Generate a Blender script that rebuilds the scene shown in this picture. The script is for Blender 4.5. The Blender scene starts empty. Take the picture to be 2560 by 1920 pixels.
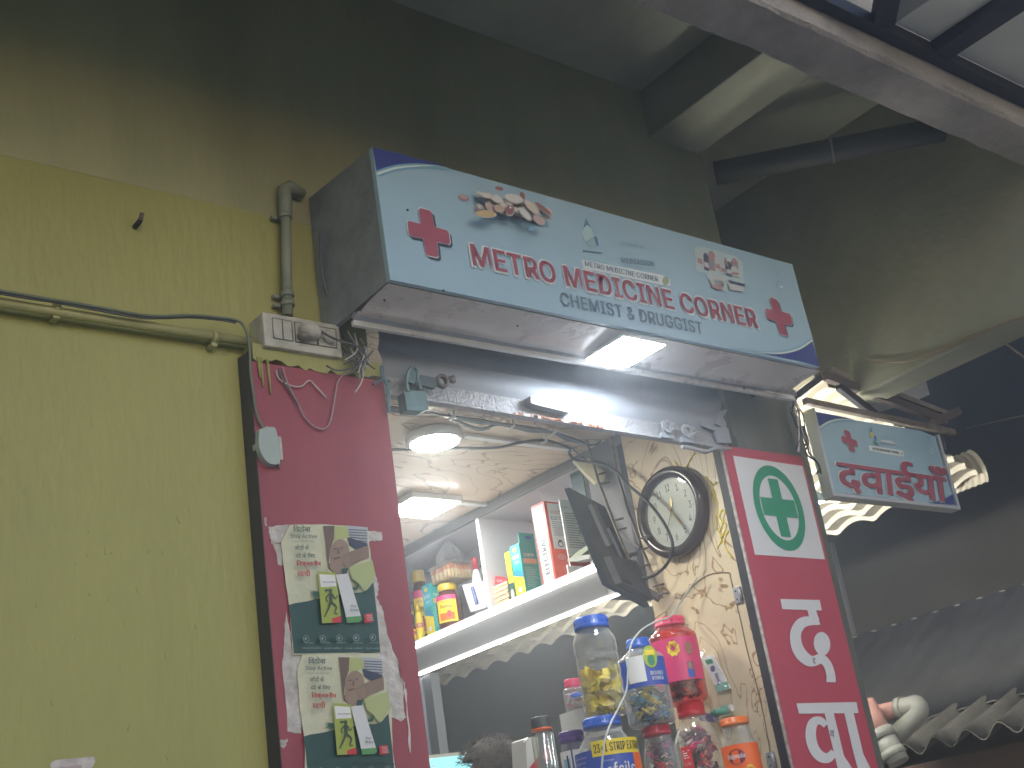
import bpy, bmesh, math, random
from mathutils import Vector, Matrix
rnd = random.Random(7)
C = bpy.context.scene.collection
scn = bpy.context.scene

# ------------------------------------------------------------------ camera
CAMR = Matrix(((0.77698391, -0.61208763, -0.14712148),
               (0.1259027, 0.3800742, -0.91634716),
               (0.61680184, 0.69346401, 0.37237502)))   # rows: right, down, forward
FPX = 3290.0
EYE = Vector((0, 0, 1.5))
cd = bpy.data.cameras.new('camera'); cam = bpy.data.objects.new('camera', cd); C.objects.link(cam)
cd.sensor_fit = 'HORIZONTAL'; cd.sensor_width = 36.0; cd.lens = 36.0 * FPX / 2560
cd.clip_start = 0.02; cd.clip_end = 500
rt, dn, fw = CAMR[0], CAMR[1], CAMR[2]
m3 = Matrix((rt, -dn, -fw)).transposed()
cam.matrix_world = Matrix.Translation(EYE) @ m3.to_4x4()
scn.camera = cam

# ------------------------------------------------------------------ world, sun, exposure
SUN_EL, SUN_AZ = math.radians(16.6), math.radians(12)       # sun stands behind the viewer, a little to the left
w = bpy.data.worlds.new("World"); scn.world = w; w.use_nodes = True
nt = w.node_tree; bg = nt.nodes['Background']
sky = nt.nodes.new('ShaderNodeTexSky'); sky.sky_type = 'NISHITA'; sky.sun_disc = False
sky.sun_elevation = SUN_EL; sky.sun_rotation = math.radians(180) + SUN_AZ
sky.air_density = 1.0; sky.dust_density = 1.0; sky.ozone_density = 1.5
nt.links.new(sky.outputs[0], bg.inputs[0]); bg.inputs[1].default_value = 0.145
sl = bpy.data.lights.new('sun', 'SUN'); sl.energy = 0.09; sl.angle = math.radians(2.5); sl.color = (1.0, 0.97, 0.93)
so = bpy.data.objects.new('sun', sl); C.objects.link(so)
sd = Vector((math.sin(SUN_AZ) * math.cos(SUN_EL), math.cos(SUN_AZ) * math.cos(SUN_EL), -math.sin(SUN_EL)))
so.rotation_euler = sd.to_track_quat('-Z', 'Y').to_euler()
so.location = (-3, -12, 6)
scn.view_settings.view_transform = 'Standard'; scn.view_settings.look = 'None'
scn.view_settings.exposure = 0.95; scn.view_settings.gamma = 1.0
scn.render.engine = 'CYCLES'
scn.cycles.use_denoising = True
scn.cycles.max_bounces = 10; scn.cycles.transparent_max_bounces = 24
scn.cycles.sample_clamp_indirect = 4.0
scn.cycles.caustics_reflective = False; scn.cycles.caustics_refractive = False

# ------------------------------------------------------------------ measuring helpers: where a sight line meets a real plane of the place
def ray(u, v):
    return rt * ((u - 1280) / FPX) + dn * ((v - 960) / FPX) + fw
def wy(u, v, y): d = ray(u, v); return EYE + d * (y / d.y)
def wx(u, v, x): d = ray(u, v); return EYE + d * (x / d.x)
def wz(u, v, z): d = ray(u, v); return EYE + d * ((z - 1.5) / d.z)
def depth_of(p): return (p - EYE).dot(fw)
def crop(s, ox, oy): return lambda x, y: (ox + x * s, oy + y * s)
C1 = crop(.28933, 860, 340); C2 = crop(.31646, 1400, 480); C3 = crop(.45802, 560, 420); C4 = crop(.27125, 900, 880)
C5 = crop(.36169, 1350, 900); C6 = crop(.27125, 900, 1250); C7 = crop(.31646, 1300, 1450); C8 = crop(.38563, 620, 1280)
D1 = crop(.33152, 1950, 800); D2 = crop(.50633, 1780, 1080); D3 = crop(.34367, 2050, 1350); D4 = crop(.4792, 1500, 0)
D5 = crop(.40687, 0, 650); D6 = crop(.43397, 0, 1200); D7 = crop(.25316, 980, 1500); E1 = crop(.48226, 1500, 380)
E2 = crop(.28933, 1400, 1060); E3 = crop(.14467, 860, 860)

# ------------------------------------------------------------------ materials
MATS = {}
def mat(name, col, rough=0.6, metal=0.0, var=0.0, vscale=8.0, bump=0.0, bscale=60.0, spec=0.5, col2=None, alpha=1.0, trans=0.0, emit=0.0, ecol=None, streak=False):
    if name in MATS: return MATS[name]
    m = bpy.data.materials.new(name); m.use_nodes = True; n = m.node_tree; b = n.nodes['Principled BSDF']
    b.inputs['Base Color'].default_value = (*col, 1); b.inputs['Roughness'].default_value = rough
    b.inputs['Metallic'].default_value = metal; b.inputs['Specular IOR Level'].default_value = spec
    b.inputs['Alpha'].default_value = alpha
    if trans: b.inputs['Transmission Weight'].default_value = trans; b.inputs['IOR'].default_value = 1.2
    if emit:
        b.inputs['Emission Color'].default_value = (*(ecol or col), 1); b.inputs['Emission Strength'].default_value = emit
    if var or bump:
        tc = n.nodes.new('ShaderNodeTexCoord')
        src = tc.outputs['Object']
        if streak:
            mp = n.nodes.new('ShaderNodeMapping'); mp.inputs['Scale'].default_value = (1, 1, 0.3); n.links.new(src, mp.inputs[0]); src = mp.outputs[0]
        if var:
            t = n.nodes.new('ShaderNodeTexNoise'); t.inputs['Scale'].default_value = vscale; t.inputs['Detail'].default_value = 7; t.inputs['Roughness'].default_value = 0.65
            n.links.new(src, t.inputs['Vector'])
            r = n.nodes.new('ShaderNodeValToRGB'); c2 = col2 or tuple(c * (1 - var) for c in col)
            r.color_ramp.elements[0].color = (*c2, 1); r.color_ramp.elements[1].color = (*col, 1)
            r.color_ramp.elements[0].position = 0.32; r.color_ramp.elements[1].position = 0.62
            n.links.new(t.outputs[0], r.inputs[0]); n.links.new(r.outputs[0], b.inputs['Base Color'])
            mr = n.nodes.new('ShaderNodeMath'); mr.operation = 'MULTIPLY_ADD'; mr.inputs[1].default_value = 0.25; mr.inputs[2].default_value = max(0.05, rough - 0.12)
            n.links.new(t.outputs[0], mr.inputs[0]); n.links.new(mr.outputs[0], b.inputs['Roughness'])
        if bump:
            t2 = n.nodes.new('ShaderNodeTexNoise'); t2.inputs['Scale'].default_value = bscale; t2.inputs['Detail'].default_value = 5
            n.links.new(src, t2.inputs['Vector'])
            bp = n.nodes.new('ShaderNodeBump'); bp.inputs['Strength'].default_value = bump; bp.inputs['Distance'].default_value = 0.01
            n.links.new(t2.outputs[0], bp.inputs['Height']); n.links.new(bp.outputs[0], b.inputs['Normal'])
    MATS[name] = m; return m

def clear_mat(name, tint=(1, 1, 1), rough=0.06, ripples=0.25):
    """thin clear plastic: see-through with glossy crinkled reflections"""
    if name in MATS: return MATS[name]
    m = bpy.data.materials.new(name); m.use_nodes = True; n = m.node_tree
    for x in list(n.nodes): n.nodes.remove(x)
    o = n.nodes.new('ShaderNodeOutputMaterial'); mix = n.nodes.new('ShaderNodeMixShader')
    tr = n.nodes.new('ShaderNodeBsdfTransparent'); tr.inputs[0].default_value = (*tint, 1)
    gl = n.nodes.new('ShaderNodeBsdfGlossy'); gl.inputs['Roughness'].default_value = rough
    df = n.nodes.new('ShaderNodeBsdfDiffuse'); df.inputs[0].default_value = (*[0.75 * t for t in tint], 1)
    mx2 = n.nodes.new('ShaderNodeMixShader'); mx2.inputs[0].default_value = 0.5
    lw = n.nodes.new('ShaderNodeLayerWeight'); lw.inputs[0].default_value = 0.35
    tc = n.nodes.new('ShaderNodeTexCoord'); t = n.nodes.new('ShaderNodeTexNoise'); t.inputs['Scale'].default_value = 38; t.inputs['Detail'].default_value = 3
    bp = n.nodes.new('ShaderNodeBump'); bp.inputs['Strength'].default_value = ripples; bp.inputs['Distance'].default_value = 0.01
    n.links.new(tc.outputs['Object'], t.inputs['Vector']); n.links.new(t.outputs[0], bp.inputs['Height'])
    n.links.new(bp.outputs[0], gl.inputs['Normal']); n.links.new(bp.outputs[0], lw.inputs['Normal'])
    mt = n.nodes.new('ShaderNodeMath'); mt.operation = 'MULTIPLY_ADD'; mt.inputs[1].default_value = 0.72; mt.inputs[2].default_value = 0.07
    n.links.new(lw.outputs['Facing'], mt.inputs[0])
    n.links.new(gl.outputs[0], mx2.inputs[1]); n.links.new(df.outputs[0], mx2.inputs[2])
    n.links.new(mt.outputs[0], mix.inputs[0]); n.links.new(tr.outputs[0], mix.inputs[1]); n.links.new(mx2.outputs[0], mix.inputs[2])
    n.links.new(mix.outputs[0], o.inputs[0]); MATS[name] = m; return m

def vein_mat(name, base, vein, scale=2.2):
    """printed laminate: pale board with thin brown wandering veins"""
    m = mat(name, base, 0.38, var=0.14, vscale=5)
    n = m.node_tree; b = n.nodes['Principled BSDF']; tc = [x for x in n.nodes if x.type == 'TEX_COORD'][0]
    mp = n.nodes.new('ShaderNodeMapping'); mp.inputs['Scale'].default_value = (1.0, 1.6, 1.0); mp.inputs['Rotation'].default_value = (0.5, 0.3, 0.6)
    n.links.new(tc.outputs['Object'], mp.inputs[0])
    nz = n.nodes.new('ShaderNodeTexNoise'); nz.inputs['Scale'].default_value = scale; nz.inputs['Detail'].default_value = 3.5; nz.inputs['Roughness'].default_value = 0.5; nz.inputs['Distortion'].default_value = 1.6
    n.links.new(mp.outputs[0], nz.inputs['Vector'])
    mu = n.nodes.new('ShaderNodeMath'); mu.operation = 'MULTIPLY'; mu.inputs[1].default_value = 9.0; n.links.new(nz.outputs[0], mu.inputs[0])
    fr = n.nodes.new('ShaderNodeMath'); fr.operation = 'FRACT'; n.links.new(mu.outputs[0], fr.inputs[0])
    rp = n.nodes.new('ShaderNodeValToRGB'); e = rp.color_ramp.elements
    e[0].position = 0.41; e[0].color = (0, 0, 0, 1); e[1].position = 0.59; e[1].color = (0, 0, 0, 1)
    k = e.new(0.5); k.color = (1, 1, 1, 1)
    n.links.new(fr.outputs[0], rp.inputs[0])
    nm = n.nodes.new('ShaderNodeTexNoise'); nm.inputs['Scale'].default_value = 3.1; n.links.new(tc.outputs['Object'], nm.inputs['Vector'])
    r2 = n.nodes.new('ShaderNodeValToRGB'); r2.color_ramp.elements[0].position = 0.33; r2.color_ramp.elements[1].position = 0.5; n.links.new(nm.outputs[0], r2.inputs[0])
    ml = n.nodes.new('ShaderNodeMath'); ml.operation = 'MULTIPLY'; n.links.new(rp.outputs[0], ml.inputs[0]); n.links.new(r2.outputs[0], ml.inputs[1])
    mx = n.nodes.new('ShaderNodeMixRGB'); mx.inputs[2].default_value = (*vein, 1); n.links.new(ml.outputs[0], mx.inputs[0])
    old = b.inputs['Base Color'].links[0].from_socket; n.links.new(old, mx.inputs[1]); n.links.new(mx.outputs[0], b.inputs['Base Color'])
    return m

UPPER = mat('shaded_olive_paint', (.39, .39, .215), .7, var=.26, vscale=2.6, bump=.35, bscale=28, streak=True)  # olive greyed above the shadow line: shade and glare put into the colour
BEAMP = mat('beam_paint', (.40, .40, .30), .7, var=.25, vscale=3.5, bump=.35, bscale=30)
OLIVE = mat('olive_paint', (.365, .357, .118), .46, var=.17, vscale=1.5, bump=.24, bscale=48, streak=True)
SOFFIT = mat('soffit_paint', (.56, .56, .45), .8, var=.25, vscale=2.4, bump=.3, bscale=24)
CONC = mat('rough_concrete', (.40, .365, .34), .9, var=.35, vscale=6, bump=.9, bscale=70, col2=(.26, .24, .22))
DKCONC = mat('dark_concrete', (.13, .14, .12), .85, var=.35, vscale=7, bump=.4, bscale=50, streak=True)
RED = mat('crimson_paint', (.335, .065, .088), .42, var=.22, vscale=7, bump=.2, bscale=22, streak=True)
REDV = mat('crimson_vinyl', (.44, .055, .088), .4, var=.06, vscale=9, bump=.05, bscale=14)
BLACKP = mat('black_edge_paint', (.035, .035, .045), .5, var=.3, vscale=20, bump=.2, bscale=50)
PAPER = mat('torn_paper', (.62, .60, .57), .9, var=.35, vscale=30, bump=.4, bscale=60, col2=(.38, .34, .31))
WHITE = mat('white_enamel', (.72, .72, .70), .35, var=.08, vscale=10)
WHITE2 = mat('white_plastic', (.70, .70, .67), .4)
GREYM = mat('galvanised_steel', (.46, .47, .49), .42, .55, var=.25, vscale=12, bump=.08, bscale=30)
SHUT = mat('shutter_grey_paint', (.29, .31, .35), .6, .05, var=.16, vscale=7, bump=.06, bscale=30, streak=True)
SHUTW = mat('shutter_bar_white', (.33, .33, .35), .42, .1, var=.12, vscale=14, bump=.7, bscale=120)
RUST = mat('rust', (.30, .10, .03), .9, var=.5, vscale=60)
STEELB = mat('brown_steel', (.16, .13, .125), .65, .3, var=.4, vscale=18, bump=.2)
DSTEEL = mat('dark_steel', (.045, .045, .06), .6, .2, var=.3, vscale=20)
BLACK = mat('black_rubber', (.018, .018, .02), .45)
GREYW = mat('grey_cable', (.10, .10, .11), .5)
TEALW = mat('teal_cable', (.12, .30, .28), .5)
WHITEW = mat('pale_cable', (.55, .52, .50), .5)
SIGNB = mat('sign_pale_blue', (.345, .50, .60), .32, var=.05, vscale=2)
SIGNT = mat('sign_teal_band', (.20, .40, .55), .32)
NAVY = mat('sign_navy', (.045, .06, .24), .32)
ARC = mat('sign_white_arc', (.66, .74, .70), .32)
SRED = mat('sign_red_print', (.37, .085, .125), .35)
SSHAD = mat('sign_black_print', (.05, .06, .09), .35)
SIGNW = mat('sign_white_print', (.68, .73, .74), .35)
SIGNG = mat('sign_grey_print', (.15, .22, .30), .35)
SIDE = mat('sign_side_tin', (.30, .33, .36), .6, .2, var=.4, vscale=9, bump=.15)
SIGNBOT = mat('sign_bottom_tin', (.76, .75, .73), .28, .1, var=.2, vscale=6, bump=.05)
GREEN = mat('pharmacy_green', (.02, .25, .13), .45)
STICK = mat('white_vinyl', (.62, .62, .63), .4, var=.04, vscale=6)
LEDW = mat('led_white', (1, 1, 1), .5, emit=66, ecol=(.84, .92, 1.0))
LEDR = mat('led_round', (1, 1, 1), .5, emit=85, ecol=(1.0, .98, .85))
LEDS = mat('led_square', (1, 1, 1), .5, emit=45, ecol=(.95, .98, 1.0))
LEDL = mat('led_strip_white', (1, 1, 1), .5, emit=9, ecol=(1, .98, .93))
TUBE = mat('tube_white', (1, 1, 1), .5, emit=85, ecol=(1, .97, .86))
VEINC = vein_mat('veined_ceiling_laminate', (.67, .53, .37), (.22, .12, .05), 1.5)
VEINW = vein_mat('veined_wall_laminate', (.74, .60, .40), (.26, .13, .03), 2.2)
CABW = mat('cabinet_white_laminate', (.70, .70, .71), .4, var=.05, vscale=6)
CABG = mat('cabinet_grey_laminate', (.20, .195, .19), .45, var=.12, vscale=8)
FASC = mat('fascia_satin', (.19, .19, .185), .35, .2, var=.06, vscale=4)
AWN = mat('awning_sheet_cream', (.76, .70, .58), .5, var=.18, vscale=5, bump=.06)
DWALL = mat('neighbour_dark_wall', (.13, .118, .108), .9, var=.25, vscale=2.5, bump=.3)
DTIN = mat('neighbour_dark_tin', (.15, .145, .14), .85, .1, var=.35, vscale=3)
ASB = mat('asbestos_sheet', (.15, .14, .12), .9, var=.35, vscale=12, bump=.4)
PINKP = mat('pink_pvc', (.45, .24, .21), .5, var=.15, vscale=12)
GREYP = mat('grey_pvc', (.27, .275, .255), .5, var=.2, vscale=14)
CONDUIT = mat('painted_conduit', (.40, .385, .18), .4, var=.15, vscale=14)
PIPEO = mat('painted_pipe_grey', (.27, .29, .22), .5, var=.25, vscale=14)
ROOFW = mat('white_roof_sheet', (.72, .70, .64), .5, var=.10, vscale=3)
CLOCKR = mat('clock_brown_rim', (.06, .043, .042), .22, var=.2, vscale=6)
DIAL = mat('clock_dial', (.70, .72, .68), .3)
GOLD = mat('clock_gold', (.55, .42, .18), .35, .6)
TVB = mat('tv_black_plastic', (.07, .07, .075), .38, var=.5, vscale=14, col2=(.03, .03, .035))
TVE = mat('tv_edge_dark', (.025, .035, .05), .3)
def pc(name, r, g, b, rough=.4): return mat(name, (r, g, b), rough)
YEL = pc('print_yellow', .80, .62, .03); ORG = pc('print_orange', .78, .13, .02); TEAL = pc('print_teal', .02, .34, .30); SKYB = pc('print_sky', .05, .38, .60)
PINK = pc('print_pink', .70, .05, .20); PURP = pc('print_purple', .08, .03, .22); BLUE = pc('print_blue', .03, .08, .42); INK = pc('print_ink', .02, .02, .03)
OFFW = pc('print_white', .74, .74, .72); LGRN = pc('print_lime', .35, .50, .05); DGRN = pc('print_dark_green', .025, .075, .07); REDP = pc('print_red', .55, .03, .04)
HONEY = pc('honey_brown', .10, .03, .02, .15); TAN = pc('kraft_tan', .52, .38, .20); CREAM = pc('print_cream', .66, .66, .42); GRYP = pc('print_grey', .34, .34, .35)
SKIN = mat('skin', (.36, .19, .12), .55, var=.1, vscale=20); SKINP = pc('print_skin', .30, .21, .16); SKIND = pc('print_skin_dark', .15, .10, .08)
HAIR = mat('dark_hair', (.05, .042, .037), .8, spec=.15); SHIRT = mat('dark_shirt', (.07, .08, .11), .9)
LIDB = mat('blue_lid', (.02, .09, .42), .35); LIDR = mat('red_lid', (.50, .03, .05), .35); LIDP = mat('pink_lid', (.62, .05, .12), .35); LIDM = mat('maroon_lid', (.40, .03, .05), .35)
LIDO = mat('orange_lid', (.68, .16, .03), .35); LIDV = mat('violet_lid', (.08, .035, .20), .35); LIDY = mat('yellow_lid', (.72, .50, .03), .35); LIDK = mat('black_cap', (.04, .045, .045), .4)
CLEAR = clear_mat('clear_plastic', (.97, .98, .96)); CLEARR = clear_mat('red_clear_plastic', (.95, .22, .22)); CLEARF = clear_mat('clear_film', (.97, .97, .95), .12, .6)

# ------------------------------------------------------------------ mesh builder
class MB:
    def __init__(s): s.v = []; s.f = []; s.m = []; s.mats = []; s.sm = []
    def mi(s, m):
        if m not in s.mats: s.mats.append(m)
        return s.mats.index(m)
    def add(s, verts, faces, m, smooth=False):
        o = len(s.v); i = s.mi(m); s.v += [Vector(p) for p in verts]
        for f in faces: s.f.append([o + k for k in f]); s.m.append(i); s.sm.append(smooth)
    def poly(s, pts, m): s.add(pts, [list(range(len(pts)))], m)
    def box(s, a, b, m, bev=0.0):
        x0, y0, z0 = [min(a[i], b[i]) for i in range(3)]; x1, y1, z1 = [max(a[i], b[i]) for i in range(3)]
        if not bev:
            s.add([(x0, y0, z0), (x1, y0, z0), (x1, y1, z0), (x0, y1, z0), (x0, y0, z1), (x1, y0, z1), (x1, y1, z1), (x0, y1, z1)],
                  [(0, 3, 2, 1), (4, 5, 6, 7), (0, 1, 5, 4), (1, 2, 6, 5), (2, 3, 7, 6), (3, 0, 4, 7)], m); return
        s.hull_box(Matrix.Translation(((x0 + x1) / 2, (y0 + y1) / 2, (z0 + z1) / 2)), (x1 - x0, y1 - y0, z1 - z0), m, bev)
    def hull_box(s, M, size, m, bev=0.0):
        bm = bmesh.new(); bmesh.ops.create_cube(bm, size=1.0)
        for v in bm.verts: v.co = Vector((v.co.x * size[0], v.co.y * size[1], v.co.z * size[2]))
        if bev: bmesh.ops.bevel(bm, geom=bm.edges[:], offset=min(bev, .45 * min(size)), segments=2, profile=.6, affect='EDGES')
        s.bm(bm, m, M); bm.free()
    def bm(s, bm, m, M=None, smooth=False):
        bm.verts.index_update(); vs = [(M @ v.co if M else v.co.copy()) for v in bm.verts]
        s.add(vs, [[v.index for v in f.verts] for f in bm.faces], m, smooth)
    def prism(s, pts, d, m, m2=None):
        """polygon pts pushed along d"""
        n = len(pts); d = Vector(d); q = [Vector(p) + d for p in pts]
        s.add(list(pts), [list(range(n))], m)
        s.add(q, [list(range(n))[::-1]], m2 or m)
        for i in range(n):
            j = (i + 1) % n; s.add([pts[i], pts[j], q[j], q[i]], [(0, 3, 2, 1)], m2 or m)
    def tube(s, pts, r, m, seg=8, cap=True):
        pts = [Vector(p) for p in pts]; n = len(pts); rr = r if isinstance(r, (list, tuple)) else [r] * n
        ref = Vector((.31, .47, .83)); vs = []
        for i, p in enumerate(pts):
            t = (pts[min(i + 1, n - 1)] - pts[max(i - 1, 0)]); t = t.normalized() if t.length > 1e-9 else Vector((0, 0, 1))
            a = ref - t * ref.dot(t)
            if a.length < .05: a = Vector((1, 0, 0)) - t * t.x
            a.normalize(); ref = a; b = t.cross(a)
            for k in range(seg):
                th = 2 * math.pi * k / seg; vs.append(p + (a * math.cos(th) + b * math.sin(th)) * rr[i])
        fs = [(i * seg + k, i * seg + (k + 1) % seg, (i + 1) * seg + (k + 1) % seg, (i + 1) * seg + k) for i in range(n - 1) for k in range(seg)]
        s.add(vs, fs, m, True)
        if cap: s.add(vs[:seg], [list(range(seg))[::-1]], m); s.add(vs[-seg:], [list(range(seg))], m)
    def bar(s, a, b, wd, ht, m, up=(0, 0, 1)):
        a = Vector(a); b = Vector(b); t = (b - a); L = t.length; t.normalize(); u = Vector(up); u = (u - t * u.dot(t)).normalized(); sd_ = t.cross(u)
        M = Matrix((t, sd_, u)).transposed().to_4x4(); M.translation = (a + b) / 2
        s.hull_box(M, (L, wd, ht), m, min(wd, ht) * .12)
    def lathe(s, c, prof, m, seg=32, M=None, cap=True):
        """prof: (radius, height) pairs about a vertical axis through c"""
        c = Vector(c); vs = []
        for r, h in prof:
            for k in range(seg):
                th = 2 * math.pi * k / seg; p = Vector((r * math.cos(th), r * math.sin(th), h)); vs.append((M @ p if M else p) + c)
        n = len(prof)
        s.add(vs, [(i * seg + k, i * seg + (k + 1) % seg, (i + 1) * seg + (k + 1) % seg, (i + 1) * seg + k) for i in range(n - 1) for k in range(seg)], m, True)
        if cap: s.add(vs[:seg], [list(range(seg))[::-1]], m); s.add(vs[-seg:], [list(range(seg))], m)
    def sphere(s, c, rad, m, sub=3, M=None):
        bm = bmesh.new(); bmesh.ops.create_icosphere(bm, subdivisions=sub, radius=1)
        R = rad if isinstance(rad, (list, tuple)) else (rad,) * 3
        X = Matrix.Translation(Vector(c)) @ (M.to_4x4() if M else Matrix.Identity(4)) @ Matrix.Diagonal((*R, 1)); s.bm(bm, m, X, True); bm.free()
    def text(s, body, fn, m, bold=0.0):
        """lettering; fn(s, t) places the text's own unit box on a real surface"""
        vs, fs = glyphs(body)
        bx, by = bold if isinstance(bold, tuple) else (bold, 0)
        offs = [(0, 0)] + ([(-bx, 0), (bx, 0)] if bx else []) + ([(-bx, by), (bx, -by), (bx, by), (-bx, -by)] if by else [])
        for k, (dx, dy) in enumerate(offs):
            s.add([fn(a + dx, c + dy, k + e) for a, c, e in vs], fs, m)

GROT = None
try: GROT = bpy.data.fonts.load(bpy.utils.system_resource('DATAFILES', path='fonts') + '/Inter.woff2')     # Blender's own interface font
except Exception: GROT = None
_gl = {}
def glyphs(body):
    if body in _gl: return _gl[body]
    c = bpy.data.curves.new('lettering', 'FONT'); c.body = body; c.resolution_u = 4; c.space_character = 1.05 if body.isascii() else 1.0
    if GROT and body.isascii(): c.font = GROT
    o = bpy.data.objects.new('lettering', c); C.objects.link(o)
    dg = bpy.context.evaluated_depsgraph_get(); dg.update(); me = bpy.data.meshes.new_from_object(o.evaluated_get(dg))
    bm = bmesh.new(); bm.from_mesh(me); bmesh.ops.remove_doubles(bm, verts=bm.verts, dist=2e-4); bmesh.ops.dissolve_degenerate(bm, edges=bm.edges, dist=1e-4)
    bmesh.ops.delete(bm, geom=[f for f in bm.faces if f.calc_area() < 1e-7], context='FACES_ONLY'); bm.to_mesh(me); bm.free()
    xs = [v.co.x for v in me.vertices]; ys = [v.co.y for v in me.vertices]; x0, x1, y0, y1 = min(xs), max(xs), min(ys), max(ys)
    vs = []; fs = []
    for n_, p in enumerate(me.polygons):
        fs.append(list(range(len(vs), len(vs) + len(p.vertices))))
        vs += [((me.vertices[q].co.x - x0) / (x1 - x0), (me.vertices[q].co.y - y0) / (y1 - y0), (n_ % 9) * .5) for q in p.vertices]
    out = (vs, fs)
    C.objects.unlink(o); bpy.data.objects.remove(o); bpy.data.meshes.remove(me); bpy.data.curves.remove(c); _gl[body] = out; return out

def world_loc(o):
    L = Vector((0, 0, 0))
    while o: L += o.location; o = o.parent
    return L
def obj(name, mb, parent=None, label=None, cat=None, group=None, kind=None):
    v = mb.v
    if parent is None:
        lo = Vector([min(p[i] for p in v) for i in range(3)]); hi = Vector([max(p[i] for p in v) for i in range(3)]); loc = Vector(((lo.x + hi.x) / 2, (lo.y + hi.y) / 2, lo.z)); base = loc
    else: loc = Vector((0, 0, 0)); base = world_loc(parent)
    me = bpy.data.meshes.new(name); me.from_pydata([p - base for p in v], [], mb.f); me.update()
    for m in mb.mats: me.materials.append(m)
    me.polygons.foreach_set('material_index', mb.m); me.polygons.foreach_set('use_smooth', mb.sm)
    if any(mb.sm):
        bm = bmesh.new(); bm.from_mesh(me); bmesh.ops.remove_doubles(bm, verts=bm.verts, dist=1e-5); bm.to_mesh(me); bm.free()
    o = bpy.data.objects.new(name, me); C.objects.link(o); o.location = loc; o.parent = parent
    return props(o, label, cat, group, kind)
def props(o, label=None, cat=None, group=None, kind=None):
    if label: o['label'] = label
    if cat: o['category'] = cat
    if group: o['group'] = group
    if kind: o['kind'] = kind
    return o
def thing(name, loc, label, cat, group=None):
    o = bpy.data.objects.new(name, None); C.objects.link(o); o.empty_display_size = .1; o.location = loc
    return props(o, label, cat, group)
def one(fn, *a, **k): b = MB(); getattr(b, fn)(*a, **k); return b

# flat printed faces: FY = a vertical face looking at the street (plane y), FX = a vertical face looking left (plane x)
LAY = .0006
class FY:
    def __init__(s, y): s.y = y
    def p(s, uv, l=0): return wy(uv[0], uv[1], s.y) + Vector((0, -LAY * l, 0))
    def map(s, bl, br, tl, l=0):
        a = s.p(bl); bx = s.p(br) - a; tx = s.p(tl) - a
        return lambda x, y, k=0: a + bx * x + tx * y + Vector((0, -LAY * l - .00012 * k, 0))
class FX:
    def __init__(s, x): s.x = x
    def p(s, uv, l=0): return wx(uv[0], uv[1], s.x) + Vector((-LAY * l, 0, 0))
    def map(s, bl, br, tl, l=0):
        a = s.p(bl); bx = s.p(br) - a; tx = s.p(tl) - a
        return lambda x, y, k=0: a + bx * x + tx * y + Vector((-LAY * l - .00012 * k, 0, 0))
def ell(c, rx, ry, rot=0, n=20):
    return [(c[0] + rx * math.cos(t) * math.cos(rot) - ry * math.sin(t) * math.sin(rot), c[1] + rx * math.cos(t) * math.sin(rot) + ry * math.sin(t) * math.cos(rot)) for t in [2 * math.pi * k / n for k in range(n)]]
def rough_edge(pts, amp, n=5):
    out = []
    for i, a in enumerate(pts):
        b = pts[(i + 1) % len(pts)]
        for k in range(n):
            t = k / n; out.append((a[0] + (b[0] - a[0]) * t + rnd.uniform(-amp, amp), a[1] + (b[1] - a[1]) * t + rnd.uniform(-amp, amp)))
    return out
def smooth(pts, n=6):
    pts = [Vector(p) for p in pts]; out = []
    for i in range(len(pts) - 1):
        p0 = pts[max(i - 1, 0)]; p1 = pts[i]; p2 = pts[i + 1]; p3 = pts[min(i + 2, len(pts) - 1)]
        for k in range(n):
            t = k / n; out.append(.5 * ((2 * p1) + (p2 - p0) * t + (2 * p0 - 5 * p1 + 4 * p2 - p3) * t * t + (3 * p1 - p0 - 3 * p2 + p3) * t ** 3))
    out.append(pts[-1]); return out
def stroke(pts, ws):
    """outline of a pen stroke through 2-D points with varying width"""
    if len(pts) > 2:
        q = smooth([(*p, w_) for p, w_ in zip(pts, ws)], 6); pts = [(v.x, v.y) for v in q]; ws = [v.z for v in q]
    P = [Vector((*p, 0)) for p in pts]; L = []; Rr = []
    for i, p in enumerate(P):
        t = (P[min(i + 1, len(P) - 1)] - P[max(i - 1, 0)]).normalized(); nrm = Vector((-t.y, t.x, 0)); wd = ws[i] / 2
        L.append(p + nrm * wd); Rr.append(p - nrm * wd)
    return [(q.x, q.y) for q in L] + [(q.x, q.y) for q in reversed(Rr)]

# thin haze volume, added to imitate lens glare around the lamps
HAZEM = bpy.data.materials.new('haze'); HAZEM.use_nodes = True; hn = HAZEM.node_tree
for x_ in list(hn.nodes):
    if x_.type == 'BSDF_PRINCIPLED': hn.nodes.remove(x_)
pv = hn.nodes.new('ShaderNodeVolumePrincipled'); pv.inputs['Color'].default_value = (.86, .92, 1.0, 1); pv.inputs['Density'].default_value = 0.038; pv.inputs['Anisotropy'].default_value = 0.72
hn.links.new(pv.outputs[0], [x_ for x_ in hn.nodes if x_.type == 'OUTPUT_MATERIAL'][0].inputs['Volume'])
scn.cycles.volume_bounces = 0
# ================================================================== SETTING
g = one('box', (-40, -40, -.3), (60, 60, 0), mat('street_ground', (.52, .50, .46), .9, var=.2, vscale=1.5, bump=.3)); obj('ground', g, kind='structure')
b = MB(); b.box((-6, 1.614, 3.95), (3.9, 9, 4.25), SOFFIT); obj('ceiling', b, kind='structure')
b = MB(); b.box((1.0, 2.42, .38), (2.9, 4.72, .45), mat('shop_floor_tile', (.45, .42, .38), .4, var=.1)); obj('floor', b, kind='structure')

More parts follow.
